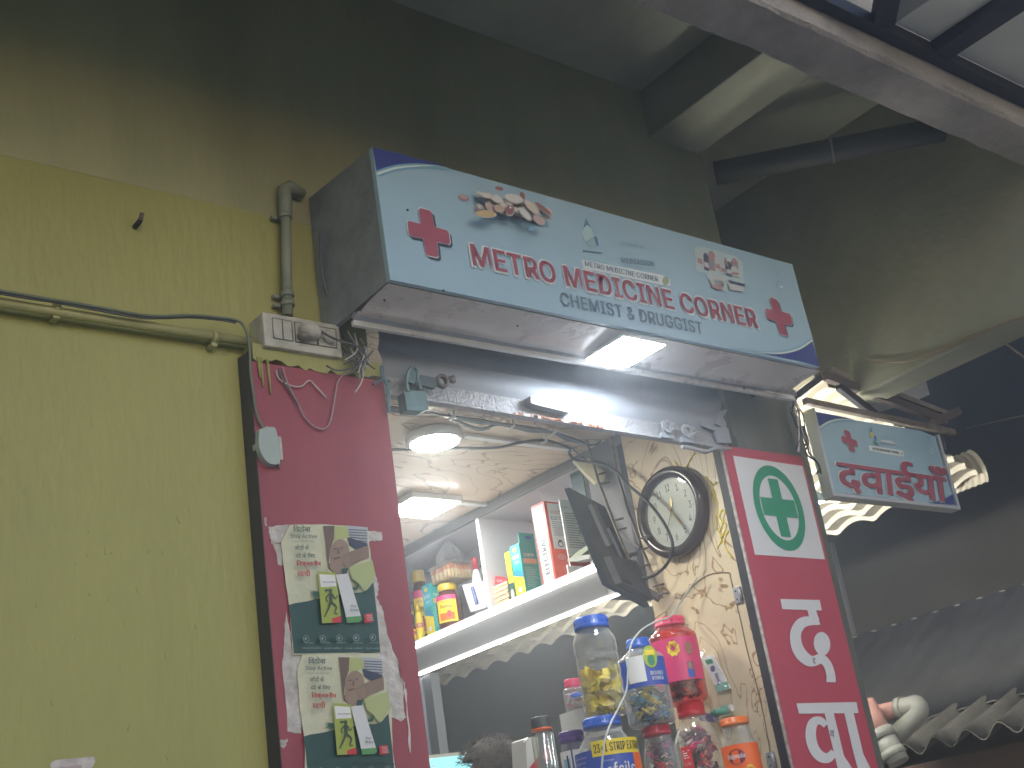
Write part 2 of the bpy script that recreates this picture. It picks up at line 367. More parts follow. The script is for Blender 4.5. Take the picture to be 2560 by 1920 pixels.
# facade wall with the shop opening and the step to the recess on the right
b = MB(); T = .12
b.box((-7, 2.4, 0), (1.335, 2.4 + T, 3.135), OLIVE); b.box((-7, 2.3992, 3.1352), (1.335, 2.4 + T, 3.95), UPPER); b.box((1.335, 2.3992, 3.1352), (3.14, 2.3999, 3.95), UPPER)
b.box((1.335, 2.4, 2.902), (2.93, 2.4 + T, 3.95), OLIVE)
b.box((1.335, 2.4, 2.70), (1.69, 2.4 + T, 2.902), OLIVE)
b.box((2.93, 2.4, 2.9), (3.14, 2.4 + T, 3.95), OLIVE)
b.box((3.0, 2.4 + T, 2.92), (3.14, 4.4, 3.95), OLIVE)
fw_ = obj('facade_wall', b, label='olive green painted plaster wall left of and above the shop', cat='wall')
hk = MB(); p0 = wy(337, 568, 2.4)
hk.tube([p0, p0 + Vector((0, -.03, .002))], .006, DSTEEL); hk.tube([p0 + Vector((0, -.03, 0)), p0 + Vector((.003, -.034, .018))], .005, STEELB)
obj('wall_hook', hk, label='small rusty metal hook in upper part of the olive wall', cat='hook')
# paint blisters and scratches standing on the wall
bl = MB()
for (x, y) in [(435, 480), (790, 635), (1125, 850), (440, 240), (620, 305), (640, 420), (935, 420), (430, 915), (740, 1430), (500, 430), (1025, 230), (1090, 185), (515, 660), (625, 690), (715, 828), (300, 1285), (960, 1600), (510, 300), (605, 415), (855, 415), (205, 722), (950, 1010)]:
    q = wy(*D6(x, y), 2.4); L = rnd.uniform(.003, .012)
    bl.sphere(q, (.0018, .0013, L * .8), OLIVE, 1, Matrix.Rotation(rnd.uniform(-.5, .2), 3, 'Y'))
obj('paint_blister', bl, fw_)
st = MB(); F = FY(2.398)
st.prism([F.p(D6(*q)) for q in ((290, 1640), (300, 1622), (330, 1612), (545, 1592), (550, 1625), (530, 1662), (530, 1760), (300, 1760))], (0, .0015, 0), PAPER)
st.poly([F.p(D6(*q), 1) for q in ((338, 1655), (468, 1640), (470, 1740), (340, 1750))], pc('faded_print', .42, .33, .34))
obj('wall_sticker', st, label='torn white sticker low on the olive wall', cat='sticker')

# left pilaster: red front, black side, old paper left on it
P0 = .0
lp = thing('pillar', (1.5, 2.38, 0), 'red painted pillar with torn posters left of the shop opening', 'pillar')
b = MB(); b.box((1.335, 2.352, 0), (1.69, 2.399, 2.715), RED); obj('red_face', b, lp)
b = MB()
top = [(1.335, 2.75)]; x = 1.335
b.prism([(1.3325, 2.349, 0), (1.3325, 2.397, 0), (1.3325, 2.397, 2.74), (1.3325, 2.349, 2.735)], (.0022, 0, 0), BLACKP); obj('black_side', b, lp)
b = MB(); pts = [(1.335, 2.715)]
for i in range(25): pts.append((1.335 + .355 * i / 24, 2.722 + rnd.uniform(-.012, .006)))
b.prism([(px_, 2.350, z) for px_, z in ([(1.345, 2.76)] + [(1.345 + .345 * i / 24, 2.722 + rnd.uniform(-.012, .006)) for i in range(25)] + [(1.69, 2.76)])], (0, .045, 0), OLIVE)
for dx, dl in ((.018, .07), (.035, .085), (.012, .05)):
    b.tube([(1.345 + dx, 2.3495, 2.725), (1.345 + dx + .001, 2.349, 2.725 - dl)], [.004, .0022], OLIVE, 6)
obj('paint_drip', b, lp)
F = FY(2.351)
b = MB()
for i, poly in enumerate((((135, 95), (270, 82), (230, 190), (160, 215), (140, 150)), ((165, 200), (215, 205), (228, 350), (200, 345)),
     ((790, 340), (850, 470), (835, 560), (880, 640), (905, 800), (980, 985), (960, 975), (1000, 1090), (1020, 1330), (990, 1355), (930, 1330), (880, 1150), (830, 925), (800, 700), (790, 450)),
     ((245, 650), (275, 780), (290, 900), (360, 930), (340, 1010), (345, 1440), (260, 1420), (225, 1000), (235, 820)),
     ((765, 118), (870, 135), (870, 180), (770, 192)), ((205, 1480), (255, 1475), (240, 1530), (210, 1520)), ((1010, 1100), (1030, 1180), (1060, 1560), (1050, 1560)), ((105, 35), (120, 40), (120, 90), (112, 85)))):
    q = rough_edge([C8(*p) for p in poly], 2.2, 6)
    b.prism([F.p(p) for p in q], (0, .001, 0), PAPER)
obj('paper_residue', b, lp)

def poster(dx, dy, label, cut):
    t = thing('poster', F.p(C8(560 + dx, 900 + dy)), label, 'poster', 'pain oil posters on the red pillar')
    def M_(x, y): return C8(x + dx, y + dy)
    P = FY(2.3475)
    rag = [(270, 82), (490, 80), (775, 100), (785, 210), (805, 350), (812, 450), (840, 690), (862, 912), (600, 920), (292, 926), (272, 640), (240, 420), (214, 200)]
    if cut: rag = [(255, 72), (490, 60), (738, 50), (785, 210), (812, 340), (832, 450), (842, 690), (872, 912), (272, 926), (272, 640), (240, 420), (222, 175)]
    b = MB(); b.prism([P.p(M_(*q)) for q in rough_edge(rag, 1.6, 4)], (0, .0012, 0), mat('poster_pale_green', (.60, .60, .43), .45, var=.14, vscale=9, bump=.5, bscale=16)); obj('paper_sheet', b, t)
    b = MB(); L = [1]
    def S(pts, m, l=None): L[0] += .35; b.poly([P.p(M_(*q), L[0]) for q in pts], m)
    S(smooth([(262, 604, 0), (330, 586, 0), (440, 560, 0), (640, 520, 0), (735, 522, 0), (808, 455, 0)])[0:0] or [(262, 604), (300, 592), (380, 580), (440, 565), (640, 525), (735, 522), (770, 505), (812, 455), (838, 690), (858, 908), (296, 918), (276, 700)], DGRN)
    S([(560, 92), (640, 95), (655, 150), (600, 190), (560, 180)], pc('poster_lime', .42, .46, .18))
    S([(636, 88), (770, 100), (776, 205), (720, 205), (660, 165)], pc('poster_stripe_grey', .42, .44, .48))
    for k in range(5): S([(650 + k * 2, 112 + k * 17), (770, 118 + k * 18), (770, 124 + k * 18), (652 + k * 2, 119 + k * 17)], pc('poster_stripe_dark', .08, .09, .12))
    S([(640, 165), (770, 205), (775, 232), (700, 245), (655, 215)], pc('poster_shorts', .04, .05, .09))
    S([(485, 92), (556, 92), (552, 180), (530, 240), (520, 330), (560, 380), (520, 372), (508, 300), (500, 200)], SKIND)
    S(ell((590, 262), 62, 84, .1), SKINP)
    S([(540, 250), (600, 260), (640, 330), (612, 400), (560, 410), (525, 360)], SKINP)
    S([(596, 300), (640, 265), (776, 218), (780, 300), (700, 325), (640, 372), (612, 352)], pc('print_skin_mid', .24, .165, .125))
    for k in range(4): S([(602 + k * 8, 306 + k * 17), (655, 288 + k * 16), (658, 298 + k * 16), (606 + k * 8, 316 + k * 17)], SKINP)
    for q in (((548, 240), (572, 236), (572, 244), (548, 250)), ((590, 232), (612, 230), (612, 238), (590, 240)), ((545, 300), (590, 292), (590, 302), (548, 312)), ((575, 245), (582, 245), (586, 275), (574, 278))): S(q, SKIND)
    S([(600, 372), (640, 368), (632, 405), (600, 412)], DGRN)
    for (cx, cy, a0, n) in ((440, 520, 2.2, 11), (690, 500, -2.2, 11)):
        for k in range(n):
            a = a0 + (k - n / 2) * .23; L2 = rnd.uniform(45, 75)
            S([(cx, cy), (cx + L2 * math.cos(a), cy + L2 * math.sin(a)), (cx + 8, cy + 9)], pc('poster_fern', .03, .11, .07))
    S([(640, 365), (790, 320), (812, 420), (740, 522), (700, 470), (660, 440)], pc('poster_lime2', .40, .45, .20))
    S([(436, 392), (552, 402), (590, 722), (464, 730)], pc('poster_box_lime', .34, .40, .07))
    S([(446, 412), (546, 418), (556, 490), (456, 496)], OFFW)
    S([(552, 415), (630, 408), (722, 706), (705, 722), (625, 728), (608, 640)], pc('poster_tube_white', .62, .63, .63))
    S([(618, 690), (714, 682), (722, 708), (705, 722), (625, 728)], pc('poster_green', .10, .30, .10))
    S([(528, 700), (585, 682), (590, 722), (530, 728)], REDP)
    S([(735, 672), (786, 664), (792, 722), (738, 728)], REDP)
    RUN = pc('poster_runner', .035, .07, .05)
    S(ell((517, 520), 11, 15), RUN); S([(478, 512), (508, 508), (506, 520), (482, 526)], RUN); S([(505, 535), (528, 535), (530, 600), (508, 605)], RUN)
    S(stroke([(508, 542), (488, 566), (496, 592)], [9, 8, 6]), RUN); S(stroke([(528, 542), (545, 572), (560, 550)], [9, 8, 6]), RUN)
    S(stroke([(515, 598), (500, 640), (476, 690)], [17, 12, 7]), RUN); S(stroke([(522, 598), (552, 625), (542, 665), (565, 668)], [16, 12, 8, 6]), RUN)
    for k in range(5):
        c = (356 + k * 107, 832 - k * 2); S(ell(c, 20, 22), pc('poster_icon', .30, .34, .33)); S(ell(c, 17, 19), DGRN); S(ell((c[0] - 3, c[1]), 6, 10, .5), pc('poster_icon', .3, .34, .33))
    def W(body, x0, x1, y0, y1, m, bold=.004, sh=0):
        L[0] += .35; b.text(body, P.map(M_(x0, y1), M_(x1, y1 + sh), M_(x0, y0), L[0]), m, bold)
    W('िवठोबा', 268, 380, 100, 143, DGRN, .01); W('Stay Active', 248, 420, 158, 192, DGRN, .003)
    W('PAIN RELIEF OIL', 264, 404, 202, 209, DGRN, .0); W('जोड़ों के', 276, 368, 226, 266, DGRN, .009); W('ददॆ के िलए', 282, 408, 280, 316, DGRN, .009)
    CRM = pc('poster_crimson', .42, .02, .04)
    W('िवश्वसनीय', 288, 445, 328, 374, CRM, .013); W('साथी', 292, 376, 388, 432, CRM, .018)
    W('Stay Active', 457, 538, 462, 476, DGRN); W('Stay', 636, 672, 616, 634, DGRN); W('Active', 632, 684, 640, 658, DGRN)
    W('FAST', 741, 778, 680, 693, OFFW); W('ACTION', 741, 780, 697, 706, OFFW); W('FORMULA', 741, 786, 711, 719, OFFW)
    for k, wd in enumerate(('Joint Pain', 'Muscle Sprains', 'Inflammation', 'Shoulder Pain', 'Body Pain')): W(wd, 328 + k * 107, 392 + k * 107, 858, 867, pc('poster_icon', .3, .34, .33))
    W('Stay Active   pain relief   stay active   fast action', 318, 840, 893, 903, pc('poster_icon', .3, .34, .33))
    if cut: W('METRO MEDICAL', 545, 835, 780, 800, INK, .004)
    obj('printed_artwork', b, t)
poster(0, 0, 'upper pale green and dark green pain oil poster on the red pillar', False)
poster(97, 852, 'lower pain oil poster on the red pillar, cut by the photo bottom', True)

# right pillar: dark concrete, black door jamb, red sign panel
rp = thing('pillar', (3.12, 2.5, 0), 'dark concrete pillar behind the vertical red sign right of the shop', 'pillar')
b = MB(); b.box((2.965, 2.385, 0), (3.3, 2.62, 2.9), DKCONC); obj('concrete_shaft', b, rp)
b = MB(); b.box((2.926, 2.375, 0), (2.9625, 2.445, 2.72), BLACKP); obj('door_jamb', b, rp)
pn = thing('sign_board', (3.12, 2.37, 1.4), 'tall red board with green pharmacy cross and white Hindi letters', 'sign')
PY = 2.366; F = FY(PY)
quad = [(1811, 1111), (2014, 1146), (2187, 1920), (1979, 1920)]
tl, tr, br_, bl_ = [F.p(q) for q in quad]; x0 = (tl.x + bl_.x) / 2; x1 = (tr.x + br_.x) / 2; zt = (tl.z + tr.z) / 2
b = MB(); b.box((x0, PY, 1.2), (x1, PY + .012, zt), REDV); obj('panel', b, pn)
b = MB(); b.tube([(x0 - .004, PY + .004, 1.2), (x0 - .003, PY + .003, 1.9), (x0 - .0045, PY + .004, zt)], .005, mat('pale_chipped_edge', (.45, .38, .34), .8, var=.6, vscale=60), 6); obj('edge_strip', b, pn)
b = MB(); F1 = FY(PY - .0012)
b.prism([F1.p(D2(*q)) for q in ((105, 117), (447, 168), (558, 629), (213, 605))], (0, .001, 0), STICK); st_ = obj('cross_sticker', b, pn)
b = MB(); o_ = ell((330, 374), 1, 1); c0 = F1.p(D2(331, 374), 1)
n = 56; vs = []
for k in range(n):
    t = 2 * math.pi * k / n
    for rx, rz in ((.110, .133), (.083, .101)): vs.append(c0 + Vector((rx * math.cos(t), -LAY, rz * math.sin(t))))
b.add(vs, [(2 * k, (2 * k + 2) % (2 * n), (2 * k + 3) % (2 * n), 2 * k + 1) for k in range(n)], GREEN)
ax, az, hx_, hz_ = .077, .0905, .0225, .028
b.poly([c0 + Vector((x, -LAY * 1.5, z)) for x, z in ((-hx_, az), (hx_, az), (hx_, hz_), (ax, hz_), (ax, -hz_), (hx_, -hz_), (hx_, -az), (-hx_, -az), (-hx_, -hz_), (-ax, -hz_), (-ax, hz_), (-hx_, hz_))], GREEN)
obj('green_cross', b, st_)
def P2(pts, m, l): b.poly([F.p(D2(*q), l) for q in pts], m)
b = MB()
P2([(336, 825), (530, 830), (541, 882), (345, 875)], STICK, 2)
P2([(468, 876), (512, 880), (533, 952), (487, 950)], STICK, 2.3)
P2(stroke([(525, 935), (485, 933), (440, 945), (412, 990), (415, 1050), (440, 1100), (485, 1132), (535, 1120)], [38, 44, 54, 54, 56, 58, 54, 46]), STICK, 2.6)
P2(ell((541, 1046), 41, 58, -.12, 32), STICK, 2.9); P2(ell((505, 1062), 20, 30), REDV, 2.6) if False else None
P2(stroke([(500, 1125), (535, 1118), (568, 1150), (584, 1200), (585, 1236)], [30, 44, 42, 44, 46]), STICK, 3.1)
obj('hindi_letter', b, pn)
b = MB()
P2([(415, 1340), (712, 1334), (722, 1388), (428, 1391)], STICK, 2)
P2([(553, 1385), (598, 1384), (650, 1600), (690, 1659), (700, 1760), (640, 1760), (604, 1600)], STICK, 2.3)
P2([(650, 1384), (696, 1383), (745, 1590), (780, 1659), (800, 1760), (745, 1760), (700, 1600)], STICK, 2.5)
P2(stroke([(560, 1450), (530, 1425), (495, 1440), (485, 1500), (500, 1560), (530, 1600), (570, 1610), (600, 1580)], [30, 38, 48, 52, 52, 52, 48, 36]), STICK, 2.7)
obj('hindi_letter', b, pn)
b = MB(); b.text('व', F.map(D2(580, 1508), D2(602, 1508), D2(578, 1475), 4), INK); obj('small_mark', b, pn); b = MB(); b.text('द', F.map(D2(494, 1147), D2(510, 1147), D2(492, 1120), 5), INK); obj('small_mark', b, pn)

# front beam, cross beam, right beam, recess
def rough_beam(name, a, b2, m, label, rough=0.0):
    bm = MB(); bm.box(a, b2, m, .008); return obj(name, bm, label=label, cat='beam')
b = MB(); n = 150; xs = [-6 + 12 * i / n for i in range(n + 1)]
lo = [3.42 + rnd.uniform(-.005, .004) for _ in xs]
vs = []
for i, x in enumerate(xs): vs += [(x, 1.475, 4.3), (x, 1.475 + rnd.uniform(-.0015, .0015), 3.5), (x, 1.474 + rnd.uniform(-.003, .002), 3.432 + rnd.uniform(-.004, .004)), (x, 1.482 + rnd.uniform(-.003, .003), 3.421), (x, 1.60, lo[i]), (x, 1.613 + rnd.uniform(-.004, .002), lo[i] + .001), (x, 1.613, lo[i] + .02), (x, 1.613, 4.3)]
b.add(vs, [(8 * i + k, 8 * i + k + 1, 8 * i + k + 9, 8 * i + k + 8) for i in range(n) for k in range(7)], CONC)
obj('concrete_beam', b, label='long rough brown concrete beam across the top of the view', cat='beam')
b = MB(); b.box((2.895, 1.614, 3.77), (3.13, 2.4, 3.952), BEAMP, .006); obj('ceiling_beam', b, label='short olive ceiling beam above the main sign', cat='beam')
b = MB(); b.box((3.75, .9, 2.985), (3.905, 4.4, 3.952), BEAMP, .01); obj('side_beam', b, label='deep grey olive side beam with loose wires along its lower edge', cat='beam')
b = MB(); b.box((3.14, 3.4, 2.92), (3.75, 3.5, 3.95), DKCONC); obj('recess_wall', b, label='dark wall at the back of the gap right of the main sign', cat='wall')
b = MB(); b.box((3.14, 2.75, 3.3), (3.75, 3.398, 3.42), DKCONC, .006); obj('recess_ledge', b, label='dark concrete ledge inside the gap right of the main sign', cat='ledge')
b = MB(); dp0 = wy(*D4(600, 905), 2.46); dp1 = wx(*D4(1790, 672), 3.745)
b.tube([dp0, dp0.lerp(dp1, .5), dp1], .042, mat('dark_drain_pipe', (.14, .135, .13), .55, var=.2, vscale=12), 20)
dpo = obj('drain_pipe', b, label='dark round drain pipe running from the wall corner to the side beam', cat='pipe')
b = MB(); q = dp0.lerp(dp1, .52); t = (dp1 - dp0).normalized(); b.tube([q - t * .004, q + t * .004], .0445, mat('pale_band', (.42, .40, .36), .6), 20); obj('pipe_band', b, dpo)

# white roof sheets on dark purlins at the upper right
ZR = 3.52
b = MB(); b.box((2.0, 1.437, 3.488), (6, 1.471, 3.526), DSTEEL); b.box((2.985, 1.17, 3.49), (3.058, 1.4365, 3.526), DSTEEL); b.bar((2.76, 1.436, 3.508), (2.50, 1.19, 3.508), .06, .036, DSTEEL)
obj('roof_frame', b, label='dark steel frame under the white roof sheets', cat='frame')
for pts, m, lab in (([(2.80, 1.4365), (2.54, 1.19), (2.825, 1.19), (2.825, 1.4365)], mat('shaded_roof_sheet', (.36, .36, .34), .6, var=.1), 'small roof sheet greyed for shade beside the white roof sheets'),  # grey here is shade painted onto a white sheet
                    ([(2.828, 1.4365), (2.828, 1.20), (3.02, 1.20), (3.02, 1.4365)], ROOFW, 'white roof sheet between the small shaded sheet and the dark cross bar'),
                    ([(3.023, 1.4365), (3.023, 1.225), (6, 1.225), (6, 1.4365)], ROOFW, 'large white roof sheet beyond the dark cross bar, under the bright sky')):
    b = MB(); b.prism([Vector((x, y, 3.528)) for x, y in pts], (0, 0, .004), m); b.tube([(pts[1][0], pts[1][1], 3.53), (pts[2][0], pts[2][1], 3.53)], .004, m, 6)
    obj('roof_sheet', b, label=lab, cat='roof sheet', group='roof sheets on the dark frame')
# ================================================================== MAIN SIGN
SY = 2.10; SX0, SX1, SZ0, SZ1 = 1.562, 3.075, 2.845, 3.185
sg = thing('shop_sign', ((SX0 + SX1) / 2, 2.2, SZ0), 'long pale blue box sign reading METRO MEDICINE CORNER above the shop', 'sign')
b = MB(); F = FY(SY); c_bl, c_br, c_tl, c_tr = [F.p(q) for q in ((975.7, 698.8), (2048.7, 918.3), (930.3, 367.5), (1980.7, 661))]
mid = [F.p(q) for q in ((2003, 745), (2030, 840))]
b.prism([c_bl, c_br, mid[1], mid[0], c_tr, c_tl], (0, .014, 0), SIGNB); obj('face_panel', b, sg)
b = MB()
b.prism([c_bl + Vector((0, .0145, 0)), c_tl + Vector((0, .0145, 0)), Vector((SX0, 2.395, 3.21)), Vector((SX0, 2.395, 2.83))], (.012, 0, 0), SIDE)
b.prism([c_br + Vector((-.012, .0145, 0)), c_tr + Vector((-.012, .0145, 0)), Vector((SX1 - .005, 2.395, 3.2)), Vector((SX1 + .02, 2.395, 2.87))], (.012, 0, 0), SIDE)
b.prism([c_tl + Vector((.013, .0145, -.004)), c_tr + Vector((-.013, .0145, -.004)), Vector((SX1 - .02, 2.395, 3.2)), Vector((SX0 + .015, 2.395, 3.2))], (0, 0, -.01), SIDE)
obj('tin_case', b, sg)
b = MB(); n = 40; vs = []
prof = [(2.1145, .000), (2.15, -.002), (2.19, -.005), (2.225, -.012), (2.243, -.02), (2.2435, -.008)]
for i in range(n + 1):
    x = SX0 + .002 + (SX1 - SX0 + .01) * i / n; z0 = c_bl.z + (c_br.z - c_bl.z) * i / n - .002
    for y, dz in prof: vs.append((x, y, z0 + dz + .0012 * math.sin(i * .9) * (y - 2.1) * 6))
k = len(prof); b.add(vs, [(i * k + j, i * k + j + 1, (i + 1) * k + j + 1, (i + 1) * k + j) for i in range(n) for j in range(k - 1)], SIGNBOT, True)
obj('bottom_panel', b, sg)
b = MB(); s0 = wy(885, 799, 2.262); s1 = wy(1985, 990, 2.262)
b.prism([s0, s1, s1 + Vector((0, 0, -.013)), s0 + Vector((0, 0, -.013))], (0, .012, 0), SIGNBOT)
b.prism([s0 + Vector((0, -.012, .012)), s1 + Vector((0, -.012, .012)), s1 + Vector((0, 0, .0005)), s0 + Vector((0, 0, .0005))], (0, .010, .01), GREYM)
obj('lower_lip', b, sg)
for i in range(9):
    pass
for u, v in (C1(350, 1420), C2(1455, 1550), C1(860, 1335), C1(1500, 1640), C1(548, 640)):
    q = wy(u, v, SY - .002) if v > 700 else wy(u, v, SY); b = MB(); b.sphere(q, (.004, .003, .003), DSTEEL, 1); obj('screw', b, sg)

b = MB(); L = [1]
def S1(cr, pts, m):
    L[0] += .4; b.poly([F.p(cr(*q), L[0]) for q in pts], m)
def SW(body, bl, br, tl, m, bold=0.0):
    L[0] += .5; b.text(body, F.map(bl, br, tl, L[0]), m, bold)
def arc(cr, pts, ws, m): S1(cr, stroke(pts, ws), m)
def dense(pts, n=6): return [(v.x, v.y) for v in smooth([(*p, 0) for p in pts], n)]
S1(C1, [(245, 98), (480, 152), (640, 200), (760, 225), (870, 258)] + dense([(870, 262), (760, 248), (600, 236), (430, 255), (281, 312)]), NAVY)
arc(C1, [(900, 275), (760, 258), (600, 247), (430, 265), (283, 312)], [3, 14, 20, 22, 26], SIGNT)
arc(C1, [(960, 300), (860, 288), (720, 275), (600, 277), (430, 298), (288, 345)], [3, 12, 16, 20, 22, 22], SIGNT)
arc(C1, [(830, 264), (720, 258), (600, 262), (440, 280), (285, 330)], [2, 8, 13, 18, 24], ARC)
obj('painted_corner', b, sg); b = MB()
S1(C2, dense([(1600, 1278), (1740, 1282), (1880, 1250), (1990, 1183)]) + [(2047, 1382), (1880, 1335)], NAVY)
arc(C2, [(1330, 1228), (1540, 1260), (1740, 1262), (1880, 1226), (1984, 1160)], [2, 10, 14, 14, 12], SIGNT)
arc(C2, [(1560, 1268), (1740, 1275), (1885, 1240), (1988, 1173)], [4, 12, 15, 14], ARC)
obj('painted_corner', b, sg)

def cross(cr, pts, name, parent, Fc, sh=(10, 16)):
    global b
    b = MB(); ll = L[0] + 1
    cx = sum(p[0] for p in pts) / len(pts); cy = sum(p[1] for p in pts) / len(pts)
    b.poly([Fc.p(cr(x + sh[0] * 2.4, y + sh[1] * 1.6), ll) for x, y in pts], SSHAD)
    b.poly([Fc.p(cr(cx + (x - cx) * 1.035, cy + (y - cy) * 1.035), ll + .5) for x, y in pts], SIGNW)
    b.poly([Fc.p(cr(x, y), ll + 1) for x, y in pts], SRED)
    return obj(name, b, parent)
cross(C1, [(640, 640), (652, 627), (735, 650), (752, 668), (772, 790), (885, 822), (898, 840), (910, 925), (900, 943), (797, 922), (810, 1040), (798, 1055), (715, 1037), (700, 1020), (678, 890), (565, 868), (552, 850), (540, 755), (550, 738), (656, 765)], 'red_cross', sg, F)
cross(C2, [(1650, 845), (1660, 833), (1710, 858), (1720, 875), (1738, 945), (1810, 968), (1820, 985), (1828, 1040), (1820, 1058), (1765, 1045), (1788, 1130), (1780, 1142), (1738, 1128), (1728, 1112), (1700, 1025), (1635, 1005), (1628, 990), (1614, 935), (1620, 922), (1672, 935)], 'red_cross', sg, F, (5, 8))
BL, BR, TLc = (1182.6, 664.5), (1894, 822), (1173.5, 611)
b = MB(); L[0] = 3
mp = F.map((1180, 666.5), (1897, 824), (1170.5, 608.5), 3); b.text('METRO MEDICINE CORNER', mp, SIGNW, (.0036, .06))
mp = F.map(BL, BR, TLc, 5.5); b.text('METRO MEDICINE CORNER', mp, SRED, (.0019, .022)); obj('lettering', b, sg)
b = MB(); b.text('CHEMIST & DRUGGIST', F.map((1403, 764), (1757, 837), (1398, 731), 3), SIGNG, (.0018, .015)); obj('lettering', b, sg)
b = MB(); q = [C2(x, y) for x, y in ((165, 535), (800, 655), (870, 690), (868, 745), (800, 735), (185, 605))]
b.poly([F.p(p, 2) for p in q], SIGNW); b.poly([F.p(p, 3) for p in ell(C2(832, 703), 8, 11)], pc('sign_olive_dot', .34, .40, .25))
b.text('METRO MEDICINE CORNER', F.map(C2(196, 588), C2(772, 712), C2(192, 545), 3), SIGNG, .002); obj('small_lettering', b, sg)
b = MB(); L[0] = 2
S1(C2, [(200, 208), (245, 290), (212, 262), (185, 285)], pc('logo_blue', .10, .24, .38)); S1(C2, [(185, 285), (212, 262), (245, 290), (262, 350), (200, 390), (165, 340)], pc('logo_pale', .42, .58, .58))
S1(C2, [(268, 352), (290, 360), (302, 420), (280, 440)], pc('logo_violet', .16, .16, .36)); S1(C2, [(200, 395), (262, 360), (290, 440), (235, 445)], pc('logo_teal', .28, .45, .5)); S1(C2, [(175, 460), (330, 480), (330, 490), (178, 470)], SIGNG)
SW('MEDIASION', C2(480, 560), C2(740, 592), C2(478, 520), SIGNG, .001); SW('www.medicinecorner.com', C2(500, 590), C2(755, 615), C2(499, 580), SIGNG)
SW('Available on', C2(470, 412), C2(655, 450), C2(470, 388), SIGNG)
obj('partner_logo', b, sg)
b = MB(); L[0] = 2; PILL = [pc('pill_white', .62, .60, .56), pc('pill_cream', .60, .52, .44), pc('pill_pink', .52, .36, .34), pc('pill_brown', .28, .13, .12), pc('pill_amber', .52, .38, .18), pc('pill_tan', .50, .36, .26)]
S1(C1, ell((1030, 535), 50, 27, .3), pc('pill_mauve', .34, .22, .26)); S1(C1, ell((1030, 527), 40, 15, .3), PILL[2])
for _ in range(70):
    t = rnd.random(); cx = 1140 + t * 560; cy = 600 + t * 120 + rnd.uniform(-60, 60) * (1.2 - t * .4)
    m = rnd.choice(PILL[:3] + PILL[:2] + [PILL[5]]); a = rnd.uniform(.1, .9); rx = rnd.uniform(38, 62); S1(C1, ell((cx, cy), rx, rx * .42, a, 14), pc('pill_shade', .46, .43, .42)); S1(C1, ell((cx, cy - 5), rx * .93, rx * .35, a, 14), m)
for cx, cy, rx, ry, a, m in ((1150, 735, 95, 34, .05, 4), (1265, 518, 40, 20, .2, 3), (1465, 580, 22, 40, -.4, 3), (1355, 705, 40, 50, 0, 3), (1640, 690, 95, 22, .65, 3), (1260, 690, 45, 34, .3, 5), (1385, 605, 85, 40, .25, 0), (1540, 680, 90, 32, .75, 1), (1600, 790, 60, 34, .6, 2), (1480, 740, 75, 30, .8, 0)):
    S1(C1, ell((cx, cy), rx, ry, a), pc('pill_shade', .46, .43, .42)); S1(C1, ell((cx - 2, cy - 4), rx * .92, ry * .82, a), PILL[m])
S1(C1, ell((1350, 685), 8, 10), OFFW); S1(C1, [(1510, 845), (1550, 850), (1552, 880), (1512, 885)], SIGNT)
obj('pill_picture', b, sg)
b = MB(); L[0] = 2
G3 = [pc('bottle_grey', .24, .26, .31), pc('bottle_pale', .52, .54, .55), pc('bottle_rose', .42, .25, .25), pc('bottle_dark', .09, .10, .17)]
S1(C2, [(1060, 440), (1110, 430), (1250, 470), (1380, 510), (1440, 560), (1450, 780), (1300, 790), (1170, 720), (1150, 650), (1070, 620)], pc('sign_pale_patch', .46, .58, .60))
for k, (x, y, wd, h, m) in enumerate(((1075, 470, 45, 130, 1), (1128, 500, 40, 130, 3), (1165, 485, 55, 145, 2), (1215, 520, 40, 120, 1), (1262, 560, 35, 100, 1), (1300, 570, 45, 105, 3), (1345, 545, 50, 90, 2), (1340, 610, 60, 70, 1), (1290, 545, 20, 50, 2))):
    S1(C2, [(x, y), (x + wd * .3, y - 18), (x + wd * .6, y - 16), (x + wd, y + 12), (x + wd + 6, y + h), (x + 6, y + h - 14)], G3[m]); S1(C2, [(x + 6, y + h * .4), (x + wd, y + h * .5), (x + wd + 3, y + h * .8), (x + 8, y + h * .7)], G3[(m + 1) % 3])
S1(C2, [(1165, 690), (1220, 660), (1290, 700), (1275, 770), (1200, 765)], G3[1]); S1(C2, [(1175, 745), (1280, 735), (1272, 780), (1220, 775)], G3[2])
S1(C2, [(1310, 720), (1440, 760), (1440, 795), (1330, 780)], G3[1]); S1(C2, [(1315, 700), (1450, 735), (1448, 755), (1330, 730)], G3[3])
for k in range(5): S1(C2, [(1205 + k * 15, 700 + k * 3), (1212 + k * 15, 698 + k * 3), (1222 + k * 15, 735 + k * 3), (1215 + k * 15, 737 + k * 3)], G3[0])
obj('bottle_picture', b, sg)
b = MB(); L[0] = 2
for x, y in ((1690, 600), (1712, 640)): S1(C2, ell((x, y), 14, 10, .4), SIGNT); S1(C2, ell((x, y), 9, 5, .4), SIGNB)
S1(C2, ell((1730, 735), 26, 34, -.5), SIGNT); S1(C2, ell((1730, 738), 21, 28, -.5), SIGNB); S1(C2, ell((1745, 752), 12, 9, .4), SIGNW)
obj('droplet_print', b, sg)

# lamp under the sign
lm = thing('panel_lamp', (2.345, 2.17, 2.81), 'square white LED panel lamp shining under the main sign', 'lamp')
b = MB(); b.box((2.262, 2.093, 2.811), (2.414, 2.243, 2.820), WHITE2, .003); obj('lamp_body', b, lm)
b = MB(); b.box((2.2635, 2.0945, 2.8106), (2.4125, 2.2415, 2.8109), LEDW); obj('diffuser', b, lm)

